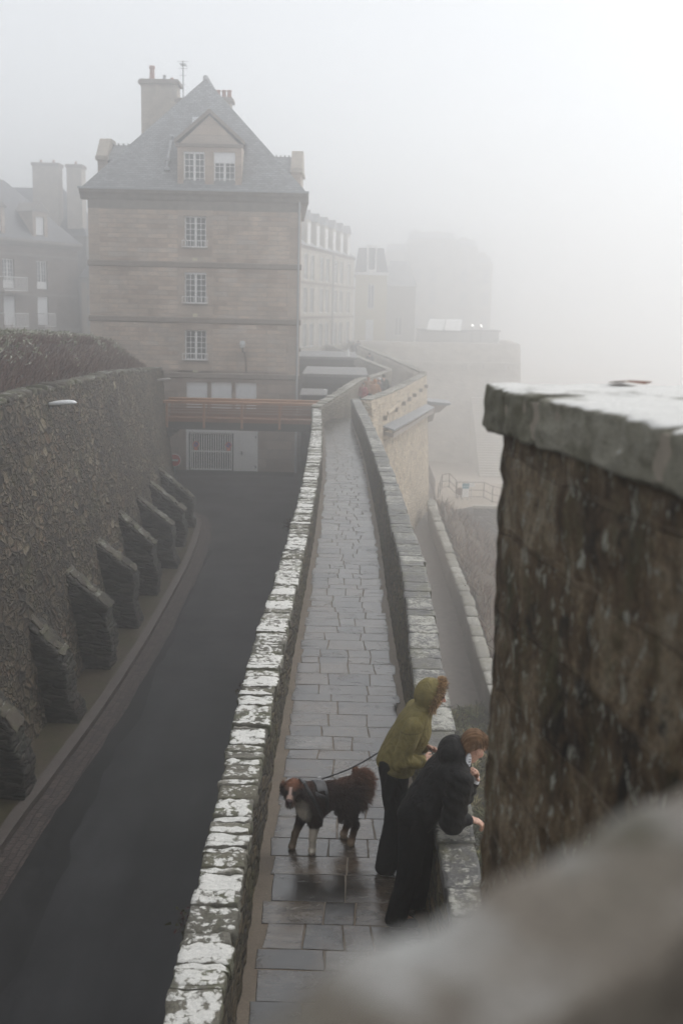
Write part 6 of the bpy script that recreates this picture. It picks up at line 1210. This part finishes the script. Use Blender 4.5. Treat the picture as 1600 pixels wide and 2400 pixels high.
Vd,Fd=sdf_mesh(dogf,LO3,HI3,.0055); mesh_obj('body',Vd,Fd,M['fur'],DG,smooth=True,attrs={'tone':dogcol(Vd)})
n=46000; fn=normals_of(Vd,Fd); ar=np.linalg.norm(fn,axis=1); pk=rng.choice(len(Fd),n,p=ar/ar.sum()); fn=fn[pk]/(ar[pk][:,None]+1e-9); rt=Vd[np.array(Fd)[pk]].mean(1)+rng.normal(0,.0025,(n,3))
q=(rt-hd)@hax.T; face=(q[:,0]>.03)&(np.linalg.norm(q,axis=1)<.17); legs=rt[:,2]<.24; tail=(rt[:,0]>.19)&(rt[:,2]>.4); chest=np.linalg.norm(rt-np.array([-.27,8.68,.36]),axis=1)<.13; rump=(rt[:,0]>.10)&(rt[:,2]>.2)&~tail; belly=(fn[:,2]<-.3)&(rt[:,2]>.25)
ln=np.full(n,.025); ln[face]=.006; ln[legs]=.008; ln[rump]=.04; ln[belly]=.045; ln[chest]=.045; ln[tail]=.105; ln*=rng.uniform(.45,1.05,n)
flow=np.tile(np.array([.75,.28,-.55]),(n,1)); flow[legs]=(.1,.1,-1); flow[chest]=(-.05,-.25,-1); flow[tail]=(.75,.1,-.35); flow[belly]=(.2,0,-1); hh=np.linalg.norm(q,axis=1)<.13; flow[hh]=(.1,.5,-.75)
dd=fn*.55+flow*.8+rng.normal(0,.22,(n,3)); dd/=np.linalg.norm(dd,axis=1)[:,None]
V,Fq=strands(rt,dd,ln,np.where(tail,.0024,.0019),9,.12); cc=dogcol(rt)*rng.uniform(.75,1.3,(n,1)); mesh_obj('coat',V,Fq,M['fur'],DG,attrs={'tone':np.repeat(cc,5,0)})
hax2=nrm((.94,.33,.05)); 
def harness(P):
    b_=dogf(P)-.016; b_=np.maximum(b_,-(dogf(P)-.004)); s=(P-np.array([-.10,8.80,.45]))@hax2
    g=np.abs(s-.0)-.016; nk=np.abs((P-np.array([-.215,8.76,.50]))@nrm((.85,.3,.45)))-.015; bk=np.maximum(np.abs(s+.04)-.045,.57-P[:,2]); sd=np.maximum(np.maximum(np.abs(s+.05)-.055,np.abs(P[:,2]-.51+.5*s)-.016),0*s-1); return np.maximum(b_,np.minimum(np.minimum(g,nk),np.minimum(bk,sd)))
V,Fq=sdf_mesh(harness,(-.42,8.5,.2),(.1,9.0,.72),.006); mesh_obj('harness',V,Fq,M['shoe'],DG,smooth=True,attrs={'tone':np.where(((V[:,2:3]>.55)&(np.abs(nz(V,30,2))[:,None]<.5)),[[.035,.035,.038]],[[.012,.012,.013]])})
D=MB(); rc=np.array([-.135,8.79,.635]); D.tube([tuple(rc+np.array([.022*math.cos(a),.0,.022*math.sin(a)])) for a in np.linspace(0,2*math.pi,13)],.0045,6,False); D.build('ring',plain('steel_ring',(.6,.6,.6),.25,.05,metal=1),DG)
LE=empty('leash',(.35,8.8,.6),'thin black leash running from the dog harness to the hands behind the olive jacket','leash')
pts=[(-.115,8.79,.64),(.08,8.80,.715),(.24,8.81,.80),(.38,8.83,.885),(.52,8.82,.96),(.66,8.74,1.02),(.76,8.58,1.05),(.795,8.45,1.045),(.80,8.36,1.03)]
P_=smooth_pl(pts,6); D=MB(); D.tube([tuple(p) for p in P_],.0065,6); D.build('rope',M['shoe'] if False else plain('leash_black',(.015,.015,.016),.6,.2),LE)
D=MB(); D.tube([(.80,8.36,1.03),(.86,8.33,1.045),(.93,8.31,1.02),(.99,8.30,1.0)],.006,6); D.tube([(.775,8.36,1.06),(.80,8.34,.98),(.77,8.32,.91),(.755,8.34,.98),(.765,8.36,1.04)],.007,6); D.build('strap',plain('strap_black',(.015,.015,.016),.6,.2),LE)
TR=empty('pouch',(.70,8.27,.86),'small blue and red pouch hanging below the hands of the person in olive','pouch'); c=np.array([.705,8.27,.90])
part_sdf('bag',lambda P:ell(P,c,(.022,.03,.05)),c-.08,c+.08,.005,M['jacket'],TR,lambda V:np.where(V[:,2:3]>.90,[[.03,.12,.24]],np.where(V[:,0:1]<.70,[[.45,.03,.05]],[[.02,.06,.16]])))
D=MB(); D.tube([(.70,8.27,.945),(.735,8.30,1.01)],.003,5); D.tube([(.715,8.265,.945),(.745,8.30,1.01)],.003,5); D.build('cord',M['white'],TR)
# ---------------------------------------------------------------- distant walkers
def walker(loc,ang,h,label,coat,trs,hair,skin=(.45,.27,.2),hood=False,cap=None,group=None,bag=None,hx=.034):
    e=empty('person',loc,label,'person',group); s=h/1.75; ca,sa=math.cos(ang),math.sin(ang); Rm=np.array([[ca,sa,0],[-sa,ca,0],[0,0,1]]); L=np.array(loc,float)
    T=lambda P:((P-L)@Rm.T)/s     # local: x forward, y left
    lo,hi=L+np.array([-.5,-.5,-.02])*s,L+np.array([.5,.5,1.95])*s
    hc=np.array([.03,0,1.60]); I=np.eye(3)
    def body(P):
        q=T(P); y=np.abs(q[:,1]); qs=np.c_[q[:,0],y,q[:,2]]; d=head_sdf(q,hc,I); d=smin(d,union(limb(qs,[(0,0,1.53),(0,0,1.40),(0,0,.95)],[.055,.11,.11])+limb(qs,[(0,.17,1.40),(-.02,.24,1.12),(.12,.2,.95),(.17,.17,.93)],[.055,.045,.035,.035])+limb(qs,[(0,.09,.93),(.02,.10,.5),(-.02,.10,.08),(.12,.11,.04)],[.09,.06,.045,.035]),.03),.03); return d*s
    part_sdf('body',body,lo,hi,hx*.5,M['skin'],e,lambda V:np.tile(skin,(len(V),1)))
    def ct(P):
        q=T(P); y=np.abs(q[:,1]); qs=np.c_[q[:,0],y,q[:,2]]; d=union([ell(qs,(0,0,1.22),(.15,.21,.26)),ell(qs,(0,0,.98),(.155,.20,.24)),rcone(qs,(0,.0,1.42),(0,.17,1.39),.09,.075)]+limb(qs,[(0,.18,1.38),(-.02,.26,1.12),(.11,.2,.97)],[.08,.07,.055]),.05)
        if hood: d=smin(d,smax(ell(q,hc+[-.015,0,.01],(.125,.115,.145)),-ell(q,hc+[.10,0,-.01],(.09,.08,.10)),.02),.03)
        return (smax(d,.80-q[:,2],.01)+.008*nz(q,14,3))*s
    part_sdf('coat',ct,lo,hi,hx*.7,M['jacket'],e,coat)
    def tr(P):
        q=T(P); y=np.abs(q[:,1]); qs=np.c_[q[:,0],y,q[:,2]]; return union(limb(qs,[(0,.09,.92),(.02,.10,.5),(-.02,.10,.06)],[.12,.085,.075]),.03)*s
    part_sdf('trousers',tr,lo,hi,hx*.7,M['trouser'],e,trs)
    if not hood:
        def hr(P):
            q=T(P)-hc; d=ell(q,(-.02,0,.035),(.108,.09,.10) if cap is None else (.115,.10,.10)); return smax(d,-np.maximum(.03-q[:,0],q[:,2]-.05),.015)*s if cap is None else smax(d,.02-q[:,2],.01)*s
        part_sdf('hair' if cap is None else 'cap',hr,lo,hi,hx*.5,M['hairm'],e,hair if cap is None else cap)
    if bag is not None:
        part_sdf('backpack',lambda P:(lambda q:ell(q,(-.19,0,1.2),(.08,.14,.2))*s)(T(P)),lo,hi,hx*.7,M['jacket'],e,bag)
    return e
FLZ=-.68; G='walkers gathered at the bend of the walkway'
walker((.98,56.2,FLZ),-2.2,1.58,'dark-haired person in a red jacket at the left of the group by the bend',(.40,.045,.055),(.02,.02,.03),(.02,.015,.012),group=G,bag=(.03,.03,.05))
walker((1.28,58.2,FLZ),-1.7,1.80,'bareheaded bearded person in a tan coat facing this way at the bend',(.36,.20,.105),(.03,.03,.035),(.12,.07,.04),group=G)
walker((1.58,56.4,FLZ),1.5,1.76,'person in a rust brown hooded coat seen from behind at the bend',(.42,.20,.09),(.04,.03,.03),None,hood=True,group=G)
walker((1.86,58.4,FLZ),2.4,1.72,'person wearing a white knitted cap among the group at the bend',(.05,.05,.06),(.03,.03,.03),None,cap=(.75,.76,.77),group=G)
walker((2.12,59.2,FLZ),1.8,1.86,'person in a dark green coat at the right of the group by the bend',(.035,.05,.045),(.02,.02,.02),(.03,.02,.015),group=G)
G2='walkers far off on the curving rampart'
walker((.85,112,-.42),1.4,1.72,'dim figure farthest off on the walk, left one of the fogbound pair',(.05,.055,.075),(.03,.03,.04),(.02,.02,.02),group=G2,hx=.05)
walker((1.32,112.4,-.42),1.5,1.85,'dim taller figure on the far walk, right one of the fogbound pair',(.045,.05,.07),(.03,.03,.04),(.02,.02,.02),group=G2,hx=.05)
walker((2.0,89.5,-.68),1.8,1.8,'lone dark figure on the far walk, nearer than the fogbound pair',(.04,.045,.06),(.03,.03,.04),(.02,.02,.02),group=G2,bag=(.03,.03,.04),hx=.05)
